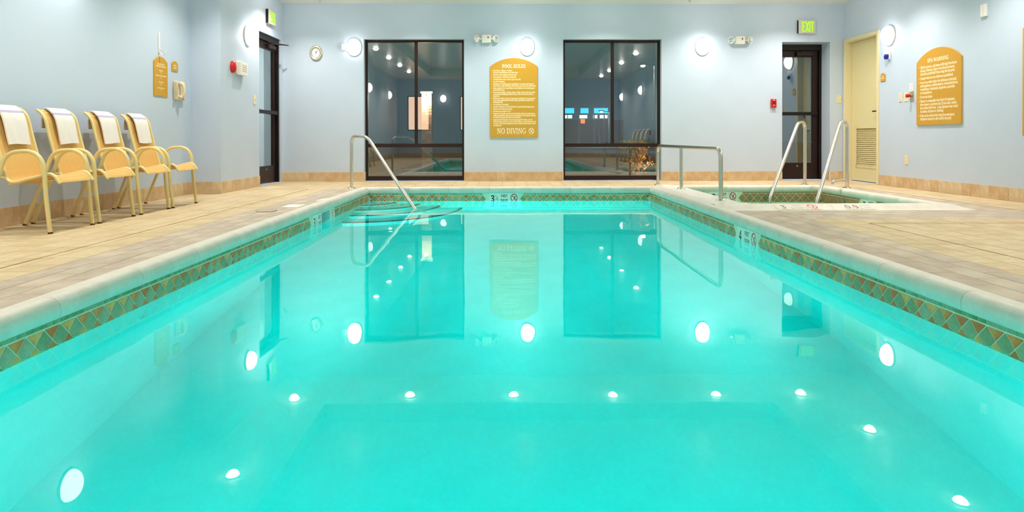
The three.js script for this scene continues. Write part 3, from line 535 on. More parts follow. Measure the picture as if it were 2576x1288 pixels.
board('pool_rules_sign', 'tall gold arched board lettered pool rules between the two windows', [0.15, 0.79, 0.0], 0, 0.86, 1.42, 1.265, (x, W, H) => {
  const w = writer(x, W, H); w.text('POOL RULES', 0.5, 0.125, 0.064, 0.72, 'center', 'serif', 'bold');
  const L = [['•Pool Hours - 9:00 am - 11:00 pm', ' Pool use is prohibited at any other time.'], ['•Pool for use by registered guests only.'], ['•Pool Capacity - 24 bathers maximum.'], ['•No lifeguard on duty, swim at your own risk.'], ['•No solo swimming.'], ['•Pollution of swimming pool is prohibited. Urinating, discharge of', ' fecal matter, expectorating or blowing the nose in pool is prohibited.'], ['•Glass containers or sharp objects are prohibited in swimming pool', ' and all deck areas.'], ['•Two or more adults, 18 years of age or older, must be present at the', ' pool when the bathing facility is in use, with at least one adult on', ' pool deck.'], ['•Children less than 16 years of age must at all times be accompanied', ' by an adult responsible for their safety and behavior while at the', ' bathing facility.'], ['•No running or horseplay.'], ['•No glass containers, food, intoxicants or pets allowed in pool area.'], ['•Please shower before entering.'], ['•Maximum pool depth 5 Feet.'], ['•Spectators: Persons not dressed for bathing shall not be allowed on', ' walks immediately adjacent to swimming pool, and bathers shall not', ' be allowed in places provided for spectators.'], ['•Communicable Diseases: No person having skin lesions, sore or', ' inflamed eyes, mouth, nose, or ear discharges, or who is known to be', ' a carrier of the microorganisms of any communicable disease, shall', ' use this pool.']];
  x.font = 'bold ' + 0.0262 * H + 'px serif'; const fit = 0.895 * W / Math.max(...L.flat().map((t) => x.measureText(t.slice(1)).width));
  let y = 0.168; for (const p of L) { p.forEach((t, i) => { if (t[0] === '•') w.text('•', 0.03, y, 0.026, 0.8, 'left'); w.text(t.slice(1), 0.07, y, 0.0262, fit, 'left', 'serif', 'bold'); y += 0.0242; }); y += 0.0045; }
  w.text('NO DIVING', 0.45, 0.955, 0.094, 0.73, 'center', 'serif', '');
  x.strokeStyle = '#fff6dc'; x.lineWidth = H * 0.0055; x.beginPath(); x.ellipse(0.865 * W, 0.922 * H, 0.05 * W, 0.036 * H, 0, 0, 7); x.stroke(); x.beginPath(); x.moveTo(0.83 * W, 0.898 * H); x.lineTo(0.9 * W, 0.946 * H); x.moveTo(0.85 * W, 0.94 * H); x.lineTo(0.868 * W, 0.92 * H); x.lineTo(0.89 * W, 0.9 * H); x.moveTo(0.868 * W, 0.92 * H); x.lineTo(0.885 * W, 0.945 * H); x.stroke();
}, 1400);
board('spa_warning_sign', 'gold arched board lettered spa warning above the outlet', [XR, 0.955, 2.375], -Math.PI / 2, 0.87, 1.09, 0.915, (x, W, H) => {
  const w = writer(x, W, H); w.text('SPA WARNING', 0.5, 0.175, 0.07, 0.72, 'center', 'serif', 'bold');
  const L = [['•Elderly persons, and those suffering from heart', ' disease, diabetes, high or low blood pressure,', ' should be prohibited from using the spa pool.'], ['•Unsupervised use by children is prohibited.'], ['•Do not use while under the influence of alcohol,', ' anticoagulants, antihistamines, vasoconstrictors,', ' vasodilators, stimulants, hypnotics, narcotics', ' or tranquilizers.'], ['•Do not use alone.'], ['•Observe a reasonable time limit (15 minutes),', ' then shower, cool down and, if you wish, return', ' for another brief stay.  Long exposure may result', ' in nausea, dizziness or fainting.'], ['•Help can be obtained by using the emergency', ' telephone located on the wall by the pool.']];
  x.font = 'bold ' + 0.0485 * H + 'px serif'; const fit = 0.84 * W / Math.max(...L.flat().map((t) => x.measureText(t.slice(1)).width));
  let y = 0.245; for (const p of L) { p.forEach((t) => { if (t[0] === '•') w.text('•', 0.06, y, 0.045, 0.8, 'left'); w.text(t.slice(1), 0.095, y, 0.0485, fit, 'left', 'serif', 'bold'); y += 0.0455; }); y += 0.011; }
}, 1200);
board('emergency_numbers_sign', 'narrow gold arched board of emergency numbers under the white wall hook', [XW, 1.312, 3.068], Math.PI / 2, 0.3, 0.505, 0.435, (x, W, H) => {
  const w = writer(x, W, H); w.text('IN CASE OF AN', 0.5, 0.21, 0.05, 0.8, 'center', 'serif', 'bold'); w.text('EMERGENCY PLEASE DIAL', 0.5, 0.265, 0.05, 0.62, 'center', 'serif', 'bold');
  [['Manager', 0.37], ['Ambulance, Rescue Squad & Hospital', 0.5], ['State Police', 0.66], ['Fire Department', 0.81]].forEach(([t, y]) => { w.text(t, 0.5, y, 0.044, t.length > 20 ? 0.56 : 0.8, 'center', 'serif', 'bold'); w.text('911', 0.5, y + 0.05, 0.04, 0.8); });
}, 700, 0.012);
board('house_phone_sign', 'small gold arched plate above the wall telephone', [XW, 1.665, 2.742], Math.PI / 2, 0.145, 0.135, 0.098, (x, W, H) => { const w = writer(x, W, H); w.text('HOUSE', 0.5, 0.5, 0.2, 0.7, 'center', 'serif', 'bold'); w.text('PHONE', 0.5, 0.74, 0.2, 0.7, 'center', 'serif', 'bold'); }, 256, 0.012);
board('pool_equipment_sign', 'small gold arched plate beside the cream louvred door', [XR, 1.683, 1.135], -Math.PI / 2, 0.118, 0.135, 0.1, (x, W, H) => { const w = writer(x, W, H); w.text('POOL', 0.5, 0.48, 0.19, 0.7, 'center', 'serif', 'bold'); w.text('EQUIPMENT', 0.5, 0.7, 0.19, 0.6, 'center', 'serif', 'bold'); }, 256, 0.012);
board('side_wall_sign', 'tall gold arched board beyond the spa warning board', [XR, 0.79, 4.185], -Math.PI / 2, 0.86, 1.42, 1.265, (x, W, H) => { const w = writer(x, W, H); w.text('SPA RULES', 0.5, 0.125, 0.064, 0.72, 'center', 'serif', 'bold'); }, 600);

function exitSign(label, pos, ry) {
  const w = 0.31, h = 0.245, o = thing('exit_sign', label, 'exit sign', pos, ry);
  part('housing', RB(-w / 2, w / 2, 0, h, 0, 0.055, 0.012, 3), std({ color: 0xd6cfc6, roughness: 0.5 }), o);
  part('back_box', B(-w / 2 - 0.006, w / 2 - 0.02, 0.006, h - 0.006, 0, 0.045), M.bronzeDark, o);
  const S = [], y0 = 0.03, y1 = 0.21, bar = (x0, y0_, x1, y1_, t) => { const dx = x1 - x0, dy = y1_ - y0_, l = Math.hypot(dx, dy); S.push(at(new THREE.BoxGeometry(l, t, 0.004).rotateZ(Math.atan2(dy, dx)), (x0 + x1) / 2, (y0_ + y1_) / 2, 0.056)); }, t = 0.02;
  const e = -0.086; bar(e, y0, e, y1, t); bar(e, y1 - t / 2, e + 0.046, y1 - t / 2, t); bar(e, (y0 + y1) / 2, e + 0.04, (y0 + y1) / 2, t); bar(e, y0 + t / 2, e + 0.046, y0 + t / 2, t);
  bar(-0.028, y0, 0.024, y1, t); bar(0.024, y0, -0.028, y1, t); bar(0.046, y0, 0.046, y1, t); bar(0.088, y0, 0.088, y1, t); bar(0.062, y1 - t / 2, 0.114, y1 - t / 2, t);
  part('exit_letters_light', merge(S), M.exitGreen, o);
  part('test_button', cyl(0.008, 0.008, 0.012, 10).translate(-0.03, -0.004, 0.03), M.red, o);
}
exitSign('lit green exit sign above the recessed exit door', [5.43, 2.648, 0], 0);
exitSign('lit green exit sign seen edge on above the side glass door', [XL, 2.69, 0.6], Math.PI / 2);

{ // clock
  const o = thing('wall_clock', 'round silver rimmed wall clock beside the glass door corner', 'clock', [-3.39, 2.3, 0], 0); o.scale.set(1, 1.22, 1);
  part('rim', lathe([[0.07, 0.018], [0.078, 0.03], [0.1, 0.034], [0.112, 0.022], [0.114, 0.0]], 48).rotateX(Math.PI / 2), M.silver, o);
  const tex = canvasTex(256, 256, (x) => { x.fillStyle = '#f7f6f0'; x.fillRect(0, 0, 256, 256); x.strokeStyle = '#777'; for (let i = 0; i < 12; i++) { const a = i * Math.PI / 6; x.lineWidth = i % 3 ? 4 : 7; x.beginPath(); x.moveTo(128 + 92 * Math.sin(a), 128 - 92 * Math.cos(a)); x.lineTo(128 + 112 * Math.sin(a), 128 - 112 * Math.cos(a)); x.stroke(); } });
  part('dial', new THREE.CircleGeometry(0.076, 40).translate(0, 0, 0.016), std({ map: tex, roughness: 0.5 }), o);
  const hand = (l, w, a) => new THREE.BoxGeometry(w, l, 0.002).translate(0, l / 2 - 0.01, 0).rotateZ(-a).translate(0, 0, 0.021);
  part('hour_hand', hand(0.042, 0.005, 0.06), M.black, o); part('minute_hand', hand(0.058, 0.004, 0.75), M.black, o); part('second_hand', hand(0.05, 0.0015, 3.1), M.black, o);
}
function emergencyLight(x, y, label) {
  const o = thing('emergency_light', label, 'emergency light', [x, y, 0], 0, 'twin head emergency lights'); o.scale.set(1, 1.15, 1);
  part('housing', RB(-0.08, 0.08, -0.06, 0.06, 0, 0.075, 0.008, 2), M.white, o);
  part('indicator', RB(0.02, 0.042, 0.005, 0.035, 0.072, 0.079, 0.002, 1), M.red, o);
  part('test_button', cyl(0.005, 0.005, 0.006, 10).rotateX(Math.PI / 2).translate(0.031, -0.02, 0.077), M.ivory, o);
  for (const s of [-1, 1]) {
    part('neck', pipe([V(s * 0.075, 0, 0.04), V(s * 0.115, -0.002, 0.045), V(s * 0.13, 0, 0.05)], 0.013, 0.01, 16, 10), M.white, o);
    const h = part('lamp_head', lathe([[0, -0.03], [0.03, -0.028], [0.05, 0.0], [0.056, 0.016], [0.052, 0.02], [0.046, 0.014]], 32).rotateX(Math.PI / 2), M.white, o);
    h.position.set(s * 0.165, 0.002, 0.065); h.rotation.set(0.15, s * 0.45, 0);
    part('reflector', lathe([[0, 0.006], [0.02, 0.004], [0.046, 0.014]], 24).rotateX(Math.PI / 2), std({ color: 0xf4f4f0, metalness: 1, roughness: 0.12 }), h);
    part('lens', new THREE.SphereGeometry(0.07, 20, 8, 0, 6.3, 0, 0.7).translate(0, -0.05, 0).rotateX(Math.PI / 2), phy({ color: 0xffffff, transmission: 1, thickness: 0, roughness: 0.05, ior: 1.5 }), h);
  }
}
emergencyLight(-0.34, 2.55, 'white twin head emergency light above the pool rules board');
emergencyLight(4.218, 2.525, 'white twin head emergency light between sconce and exit door');
function strobe(label, pos, ry, w = 0.075, h = 0.115) {
  const o = thing('fire_strobe', label, 'strobe'); o.position.set(...pos); o.rotation.y = ry;
  part('housing', RB(-w / 2, w / 2, -h / 2, h / 2, 0, 0.035, 0.006, 2), M.white, o);
  part('flash_lens', RB(-w * 0.32, w * 0.32, -h * 0.44, -h * 0.16, 0.03, 0.052, 0.008, 2), phy({ color: 0xffffff, roughness: 0.08, transmission: 0.8, thickness: 0, ior: 1.5 }), o);
  const t = canvasTex(64, 96, (x) => { x.fillStyle = '#f4f1ea'; x.fillRect(0, 0, 64, 96); x.fillStyle = '#c81a1a'; x.font = 'bold 26px sans-serif'; x.textAlign = 'center'; ['F', 'I', 'R', 'E'].forEach((c, i) => x.fillText(c, 32, 22 + i * 23)); });
  const f = part('lettering', new THREE.PlaneGeometry(w * 0.5, h * 0.62), std({ map: t, roughness: 0.5 }), o); f.position.set(0, h * 0.13, 0.0356);
}
strobe('white fire strobe with red lettering tucked beside the wall sconce', [-2.893, 2.407, 0], 0);
strobe('white fire strobe high on the wall above the spa warning board', [XR, 2.39, 3.186], -Math.PI / 2, 0.085, 0.16);
{ // fire pull station on the back wall
  const o = thing('fire_pull_station', 'red fire alarm pull station beside the exit door', 'alarm', [4.835, 1.393, 0], 0);
  part('housing', RB(-0.047, 0.047, -0.078, 0.078, 0, 0.04, 0.006, 2), M.red, o);
  part('pull_handle', merge([RB(-0.032, 0.032, -0.012, 0.014, 0.038, 0.052, 0.004, 1), RB(-0.03, 0.03, 0.02, 0.045, 0.038, 0.045, 0.003, 1)]), std({ color: 0x7c0a10, roughness: 0.4 }), o);
  part('label_plate', B(-0.014, 0.014, 0.05, 0.064, 0.039, 0.0415), M.white, o);
  part('lower_plate', B(-0.012, 0.012, -0.04, -0.028, 0.039, 0.0415), M.white, o);
}
{ // fire horn + bell cover on the door wall (faces +x, local x = -z)
  const o = thing('fire_horn', 'red domed fire horn beside a white alarm box', 'alarm', [XL, 1.816, 1.99], Math.PI / 2);
  part('red_cover', lathe([[0, 0.06], [0.028, 0.057], [0.05, 0.044], [0.058, 0.025], [0.06, 0]], 28).rotateX(Math.PI / 2).scale(1, 1.45, 1), M.red, o);
  const b = thing('alarm_box', 'white alarm box with printed grille above the light switch', 'alarm', [XL, 1.815, 1.74], Math.PI / 2);
  part('mounting_plate', RB(-0.13, 0.02, -0.09, 0.115, 0, 0.02, 0.004, 1), M.white, b);
  part('housing', RB(-0.12, 0.13, -0.1, 0.095, 0.016, 0.07, 0.008, 2), M.white, b);
  const t = canvasTex(128, 128, (x) => { x.fillStyle = '#f4f1ea'; x.fillRect(0, 0, 128, 128); for (let j = 0; j < 4; j++) for (let i = 0; i < 6; i++) { x.fillStyle = (i + j) % 3 ? '#a07a74' : '#c0392b'; x.fillRect(8 + i * 19, 10 + j * 28, 11, 16); } });
  const f = part('grille_print', new THREE.PlaneGeometry(0.17, 0.13), std({ map: t, roughness: 0.5 }), b); f.position.set(0.02, 0, 0.0706);
}
function wallPlate(name, label, cat, pos, ry, w, h, kind, mat = M.ivory) {
  const o = thing(name, label, cat, pos, ry);
  part('cover_plate', RB(-w / 2, w / 2, -h / 2, h / 2, 0, 0.007, 0.003, 2), mat, o);
  if (kind === 'outlet') for (const y of [0.028, -0.028]) part('socket', cyl(0.016, 0.016, 0.004, 16).rotateX(Math.PI / 2).translate(0, y, 0.008), M.beige, o);
  else if (kind === 'blank') part('insert', RB(-0.018, 0.018, -0.045, 0.045, 0.006, 0.01, 0.001, 1), M.beige, o);
  else for (const x of kind === 'double' ? [-0.028, 0.028] : [0]) part('toggle', RB(x - 0.006, x + 0.006, -0.014, 0.014, 0.005, 0.02, 0.002, 1), M.beige, o);
  for (const t of [1, -1]) part('screw', cyl(0.004, 0.004, 0.003, 8).rotateX(Math.PI / 2).translate(0, t * h * 0.38, 0.0075), M.silver, o);
  return o;
}
wallPlate('light_switch', 'ivory double light switch between exit door and louvred door', 'switch', [6.03, 1.468, 0], 0, 0.085, 0.135, 'double');
wallPlate('light_switch', 'ivory light switch on the wall beside the side glass door', 'switch', [XL, 1.383, 1.21], Math.PI / 2, 0.09, 0.145, 'single');
wallPlate('light_switch', 'ivory toggle switch next to the red emergency button', 'switch', [XR, 1.393, 1.69], -Math.PI / 2, 0.085, 0.14, 'single');
wallPlate('blank_plate', 'ivory blank wall plate beside the toggle switch', 'wall plate', [XR, 1.393, 1.56], -Math.PI / 2, 0.08, 0.14, 'blank');
wallPlate('wall_outlet', 'ivory wall outlet low on the wall by the spa warning board', 'outlet', [XR, 0.432, 1.7], -Math.PI / 2, 0.085, 0.14, 'outlet');
{
  const o = thing('emergency_button', 'red mushroom emergency button on a steel plate beside the spa warning board', 'button', [XR, 1.39, 1.815], -Math.PI / 2);
  part('steel_plate', RB(-0.042, 0.042, -0.075, 0.075, 0, 0.008, 0.003, 1), M.silver, o);
  part('collar', cyl(0.02, 0.026, 0.03, 20).rotateX(Math.PI / 2).translate(0, 0.012, 0.02), M.brass, o);
  part('red_button', lathe([[0, 0.04], [0.022, 0.038], [0.028, 0.028], [0.026, 0.0], [0.018, -0.012]], 24).rotateX(Math.PI / 2).translate(0, 0.012, 0.05), M.red, o);
  const n = thing('notice_card', 'small white notice card above the red emergency button', 'notice', [XR, 1.53, 1.8], -Math.PI / 2);
  const t = canvasTex(64, 128, (x) => { x.fillStyle = '#f7f2ee'; x.fillRect(0, 0, 64, 128); x.fillStyle = '#d9a8a8'; for (let i = 0; i < 4; i++) x.fillRect(10, 14 + i * 14, 44, 5); x.fillStyle = '#333'; x.beginPath(); x.moveTo(32, 112); x.lineTo(24, 92); x.lineTo(40, 92); x.fill(); });
  part('card', extrude(rectShape(-0.038, 0.038, -0.06, 0.06), 0.003), [printed(t, -0.038, -0.06, 0.076, 0.12), M.white], n);
}
{ // air freshener under the right sconce
  const o = thing('air_freshener', 'white and deep blue air freshener dispenser below the sconce', 'dispenser', [XR, 2.02, 1.285], -Math.PI / 2);
  const body = (y0, y1, r0, r1) => lathe([[0, y0], [r0 * 0.7, y0], [r0, y0 + 0.015], [r1, y1 - 0.02], [r1 * 0.8, y1], [0, y1]], 28).scale(1, 1, 0.9);
  part('blue_base', body(0, 0.075, 0.036, 0.037).translate(0, 0, 0.05), M.blue, o);
  part('white_cover', body(0.07, 0.17, 0.037, 0.028).translate(0, 0, 0.05), M.white, o);
  part('wall_bracket', RB(-0.026, 0.026, 0.0, 0.15, 0, 0.03, 0.004, 1), M.white, o);
}
{ // telephone
  const o = thing('wall_telephone', 'beige wall telephone with handset below the small gold plate', 'telephone', [XW, 1.29, 2.67], Math.PI / 2);
  part('body', RB(-0.11, 0.11, 0.0, 0.25, 0, 0.05, 0.014, 3), M.beige, o);
  const pc = (s) => curveTube(s, 0.024, 30, 12), hs = part('handset', merge([curveTube([V(-0.045, 0.225, 0.075), V(-0.045, 0.19, 0.105), V(-0.045, 0.125, 0.115), V(-0.045, 0.06, 0.105), V(-0.045, 0.025, 0.075)], 0.02, 36, 12), at(new THREE.SphereGeometry(0.033, 18, 12).scale(1, 0.8, 0.9), -0.045, 0.215, 0.075), at(new THREE.SphereGeometry(0.033, 18, 12).scale(1, 0.8, 0.9), -0.045, 0.035, 0.075)]), M.beige, o);
  const cord = []; for (let i = 0; i <= 200; i++) { const t = i / 200, a = t * 2 * Math.PI * 22; cord.push(V(-0.115 - 0.012 + 0.009 * Math.cos(a), 0.235 - 0.235 * t, 0.045 + 0.009 * Math.sin(a) + 0.03 * Math.sin(t * Math.PI))); }
  part('coiled_cord', new THREE.TubeGeometry(new THREE.CatmullRomCurve3(cord), 500, 0.0028, 5), M.beige, hs);
  const bg = new RoundedBoxGeometry(0.02, 0.016, 0.008, 1, 0.002);
  for (let r = 0; r < 5; r++) for (let c = 0; c < 3; c++) part('key', bg, M.white, o).position.set(0.03 + c * 0.027, 0.18 - r * 0.027, 0.053);
  part('red_key', RB(0.0, 0.07, 0.012, 0.026, 0.048, 0.056, 0.002, 1), M.red, o);
}
{ // white wall hook (life hook holder) above the sign
  const o = thing('wall_hook', 'white metal wall hook on a long stem above the emergency numbers board', 'hook', [XW, 1.8, 3.1], Math.PI / 2);
  part('stem', RB(-0.012, 0.012, 0.06, 0.32, 0, 0.014, 0.004, 2), M.white, o);
  part('hook_prong', merge([curveTube([V(0, 0.09, 0.01), V(0, 0.05, 0.03), V(0, 0.03, 0.05), V(0, 0.045, 0.08), V(0, 0.09, 0.09)], 0.007, 36, 8), curveTube([V(0, 0.13, 0.01), V(0, 0.1, 0.03), V(0, 0.115, 0.05)], 0.006, 20, 8)]), M.white, o);
}
function sprinkler(x, z, label) {
  const o = thing('sprinkler_head', label, 'sprinkler', [x, HC, z]);
  part('escutcheon', lathe([[0, 0.0], [0.035, -0.001], [0.034, -0.008], [0.015, -0.014], [0, -0.014]].reverse(), 24), M.silver, o);
  part('frame_arms', merge([pipe([V(-0.004, -0.012, 0), V(-0.014, -0.028, 0), V(0, -0.044, 0)], 0.003, 0.01, 14, 8), pipe([V(0.004, -0.012, 0), V(0.014, -0.028, 0), V(0, -0.044, 0)], 0.003, 0.01, 14, 8)]), M.brass, o);
  part('deflector', cyl(0.016, 0.016, 0.002, 20).translate(0, -0.045, 0), M.brass, o);
}
sprinkler(-3.22, 0.33, 'small brass ceiling sprinkler above the wall clock');
sprinkler(3.22, 0.33, 'small brass ceiling sprinkler above the window and sconce');

// ---------------------------------------------------------------- handrails, spout
const flange = (x, z, y = 0) => lathe([[0, 0.018], [0.028, 0.018], [0.055, 0.01], [0.058, 0]], 28).translate(x, y, z);
{
  const o = thing('pool_handrail', 'bent steel handrail leading down into the pool at the curved steps', 'handrail', [0, 0, 0], 0, 'stainless handrails');
  const A = V(-2.37, 0, 1.53), D2 = V(1.17, 0, 1.33).normalize(), P = (s, y) => A.clone().addScaledVector(D2, s).setY(y);
  part('rail', pipe([P(0, 0), P(0, 0.81), P(0.5, 0.795), P(1.77, WY), P(2.02, -0.34)], 0.024, [0.14, 0.12, 0.02], 160, 18), M.steel, o);
  part('floor_flange', flange(A.x, A.z), M.steel, o);
}
{
  const o = thing('barrier_rail', 'low straight steel rail with three posts between pool and spa', 'handrail', [0, 0, 0], 0, 'stainless handrails'), y = 0.645;
  part('rail', pipe([V(2.5, 0, 0.97), V(2.5, y, 0.97), V(2.475, y, 3.9), V(2.475, CT, 3.9)], 0.025, [0.13, 0.13], 160, 18), M.steel, o);
  part('post', pipe([V(2.49, CT, 2.3), V(2.49, y, 2.3)], 0.022, 0.01, 8, 16), M.steel, o);
  [[2.5, 0.97, 0], [2.49, 2.3, CT], [2.475, 3.9, CT]].forEach(([x, z, h]) => part('floor_flange', flange(x, z, h), M.steel, o));
}
function spaRail(label, bx, bz, ex, ez) {
  const o = thing('spa_handrail', label, 'handrail', [0, 0, 0], 0, 'stainless handrails'), d = V(ex - bx, 0, ez - bz), L = d.length(); d.normalize();
  const P = (s, y) => V(bx, y, bz).addScaledVector(d, s);
  part('rail', pipe([P(0, 0), P(0, 1.03), P(0.28, 1.02), P(L, -0.12), P(L + 0.02, -0.5)], 0.025, [0.14, 0.1, 0.05], 160, 18), M.steel, o);
  part('floor_flange', flange(bx, bz), M.steel, o);
}
spaRail('tall bent steel spa handrail standing in front of the exit door', 4.9, 1.02, 3.92, 1.93);
spaRail('tall bent steel spa handrail standing in front of the louvred door', 5.26, 1.6, 4.34, 2.46);
{
  const o = thing('fill_spout', 'small bent steel water spout at the spa edge', 'spout', [0, 0, 0]);
  part('spout_pipe', pipe([V(5.22, 0, 1.68), V(5.22, 0.13, 1.68), V(4.98, 0.11, 1.72), V(4.965, 0.07, 1.722)], 0.02, [0.06, 0.03], 70, 14), M.steel, o);
  part('floor_flange', flange(5.22, 1.68), M.steel, o);
}
{ // deck items by the pool
  const t = thing('deck_marker_tile', 'white depth tile set in grey border beside the pool edge', 'tile', [-2.42, 0, 3.9]);
  part('tile', RB(-0.095, 0.095, -0.005, 0.004, -0.13, 0.13, 0.002, 1), M.white, t);
  const t2 = thing('deck_marker_tile', 'white depth tile lying on the pool coping near the steps', 'tile', [-2.2, 0.027, 3.5]); t2.rotation.z = 0.12;
  part('tile', RB(-0.06, 0.06, -0.012, 0.008, -0.12, 0.12, 0.002, 1), M.white, t2);
  const l = thing('skimmer_lid', 'round skimmer lid sunk in grey deck beside the white tile', 'lid', [-2.55, 0, 4.35]);
  part('lid_disc', cyl(0.1, 0.1, 0.006, 36).translate(0, 0.001, 0), M.border[0], l); part('lid_rim', new THREE.TorusGeometry(0.104, 0.004, 6, 40).rotateX(Math.PI / 2).translate(0, 0.002, 0), std({ color: 0x8a6a3c, roughness: 0.6 }), l);
}

// ---------------------------------------------------------------- chairs and towels
const weave = (() => { const n = 128, d = new Float32Array(n * n); const f = fbm(n, [[6, 1], [30, 1], [64, 1]], 55); for (let y = 0; y < n; y++) for (let x = 0; x < n; x++) d[y * n + x] = 0.35 * f[y * n + x] + 0.33 * (0.5 + 0.5 * Math.sin(x * Math.PI / 2)) + 0.32 * (0.5 + 0.5 * Math.sin(y * Math.PI / 2)); return d; })();
M.sling = std({ map: (() => { const t = colorTex(128, weave, (v) => mixc([216, 164, 88], [242, 202, 128], v)); t.repeat.set(5, 12); return t; })(), roughness: 0.75, bumpMap: (() => { const t = heightTex(128, weave); t.repeat.set(5, 12); return t; })(), bumpScale: 0.001 });
M.chairFrame = std({ color: 0xe9d596, roughness: 0.35 });
M.rubber = std({ color: 0x5a2f18, roughness: 0.8 });
M.towel = std({ map: (() => { const n = 256, d = new Uint8Array(n * n * 4); for (let y = 0; y < n; y++) for (let x = 0; x < n; x++) { const v = y / n, st = v > 0.575 && v < 0.615, j = 6 * (nzA[y * n + x] - 0.5), c = st ? [196, 186, 222] : [246, 238, 236]; for (let k = 0; k < 3; k++) d[(y * n + x) * 4 + k] = Math.max(0, Math.min(255, c[k] + j)); d[(y * n + x) * 4 + 3] = 255; } const t = new THREE.DataTexture(d, n, n); t.colorSpace = THREE.SRGBColorSpace; t.magFilter = THREE.LinearFilter; t.needsUpdate = true; return t; })(), roughness: 0.95, bumpMap: heightTex(256, nzFine, 3), bumpScale: 0.002 });
const railPts = [[0.112, 1.034], [0.15, 1.003], [0.181, 0.953], [0.211, 0.83], [0.268, 0.615], [0.298, 0.505], [0.318, 0.445], [0.35, 0.417], [0.4, 0.416], [0.486, 0.438], [0.627, 0.473], [0.675, 0.481], [0.712, 0.458], [0.747, 0.41]];
const armPts = [[0.253, 0.36], [0.3, 0.485], [0.348, 0.61], [0.4, 0.655], [0.47, 0.669], [0.545, 0.667], [0.605, 0.64], [0.65, 0.575], [0.664, 0.5], [0.668, 0.4]];
function makeChair() {
  const o = new THREE.Group(); o.name = numbered('sling_chair'); scene.add(o);
  const path = smooth2(railPts, 56), hw = 0.247, rw = 0.196;
  part('sling_fabric', ribbon(path, rw * 2 - 0.004, 0.004, 8, null, (t, f) => 0.022 * Math.sin(Math.PI * f) * (t > 0.08 && t < 0.95 ? 1 : 0.3)).translate(0, 0.0, 0), M.sling, o);
  for (const s of [1, -1]) {
    part('sling_rail', curveTube(path.map(([x, y]) => V(x, y, s * rw)), 0.0135, 90, 10), M.chairFrame, o);
    part('armrest', curveTube(armPts.map(([x, y]) => V(x, y, s * hw)), 0.0165, 60, 10), M.chairFrame, o);
    const fl = part('front_leg', curveTube([V(0.668, 0.402, s * hw), V(0.68, 0.26, s * hw), V(0.708, 0.012, s * hw)], 0.0165, 16, 10), M.chairFrame, o);
    part('foot_cap', cyl(0.0175, 0.0175, 0.014, 12).translate(0.709, 0.007, s * hw), M.rubber, fl);
    const rl = part('rear_leg', curveTube([V(0.254, 0.362, s * hw), V(0.18, 0.18, s * hw), V(0.113, 0.012, s * hw)], 0.0165, 12, 10), M.chairFrame, o);
    part('foot_cap', cyl(0.0175, 0.0175, 0.014, 12).translate(0.111, 0.007, s * hw), M.rubber, rl);
    part('seat_bracket', pipe([V(0.655, 0.432, s * hw), V(0.645, 0.44, s * rw)], 0.009, 0.01, 4, 8), M.chairFrame, o); part('seat_bracket', pipe([V(0.285, 0.455, s * hw), V(0.315, 0.452, s * rw)], 0.009, 0.01, 4, 8), M.chairFrame, o);
  }
  for (const [x, y] of [[0.64, 0.43], [0.345, 0.4]]) part('seat_stretcher', pipe([V(x, y, -rw), V(x, y, rw)], 0.01, 0.01, 4, 8), M.chairFrame, o);
  part('back_stretcher', pipe([V(0.11, 1.03, -rw), V(0.11, 1.03, rw)], 0.009, 0.01, 4, 8), M.chairFrame, o);
  return o;
}
const towelPath = smooth2([[0.25, 0.72], [0.234, 0.8], [0.214, 0.9], [0.196, 0.962], [0.162, 1.018], [0.12, 1.05], [0.098, 1.05], [0.084, 1.02], [0.08, 0.95], [0.079, 0.87]].reverse(), 48);
function makeTowel(sd) {
  let s = sd * 13.7; const ph = [s % 6.28, (s * 1.7) % 6.28];
  const g = ribbon(towelPath, 0.225, 0.013, 12, (t, f) => { const hang = Math.max(0, t - 0.45) * 0.008; return hang * (0.8 + Math.sin(f * 7 + ph[0]) * 0.6 + Math.sin(f * 13 + t * 8 + ph[1]) * 0.3) + 0.003; });
  const p = g.attributes.position; for (let i = 0; i < p.count; i++) { const y = p.getY(i), z = p.getZ(i); p.setX(i, p.getX(i)); p.setY(i, y + 0.006 * Math.sin(z * 18 + ph[0]) * (y < 0.85 ? 1 : 0)); p.setZ(i, z * (1 + 0.06 * (y - 0.72) / 0.3) - 0.02 * (y - 0.9)); }
  g.computeVertexNormals(); return toCreasedNormals(g, 1.0);
}
{
  const zs = [5.608, 5.02, 4.402, 3.822], ord = ['fourth chair from the wall telephone', 'third chair from the wall telephone', 'second chair from the wall telephone', 'chair nearest the wall telephone'];
  const c0 = makeChair();
  zs.forEach((z, i) => {
    const c = i ? copyOf(c0) : c0; c.position.set(XW + 0.004, 0.001, z); tag(c, 'tan sling armchair with draped white towel, ' + ord[i], 'chair', 'tan sling chairs along the wall');
    const t = solo('towel', makeTowel(i + 1), M.towel, 'white towel with lavender stripe hung over the ' + ord[i], 'towel', 'towels draped over the chairs'); t.position.set(XW + 0.004, 0.001, z - 0.015);
  });
  const far = ['nearest the spa', 'second from the spa', 'third from the spa', 'fourth from the spa'];
  // four more chairs stand in the room with their backs to the wall x = XJ, 7.7 to 9.5 m from the windows
  [7.68, 8.28, 8.88, 9.48].forEach((z, i) => {
    const c = copyOf(c0); c.position.set(XJ - 0.03, 0.001, z); c.rotation.y = Math.PI; tag(c, 'tan sling armchair along the wall past the spa, ' + far[i], 'chair', 'sling chairs along the wall past the spa');
    const t = solo('towel', makeTowel(i + 7), M.towel, 'white towel over the chair past the spa ' + far[i], 'towel', 'towels on the chairs past the spa'); t.position.set(XJ - 0.03, 0.001, z); t.rotation.y = Math.PI;
  });
}
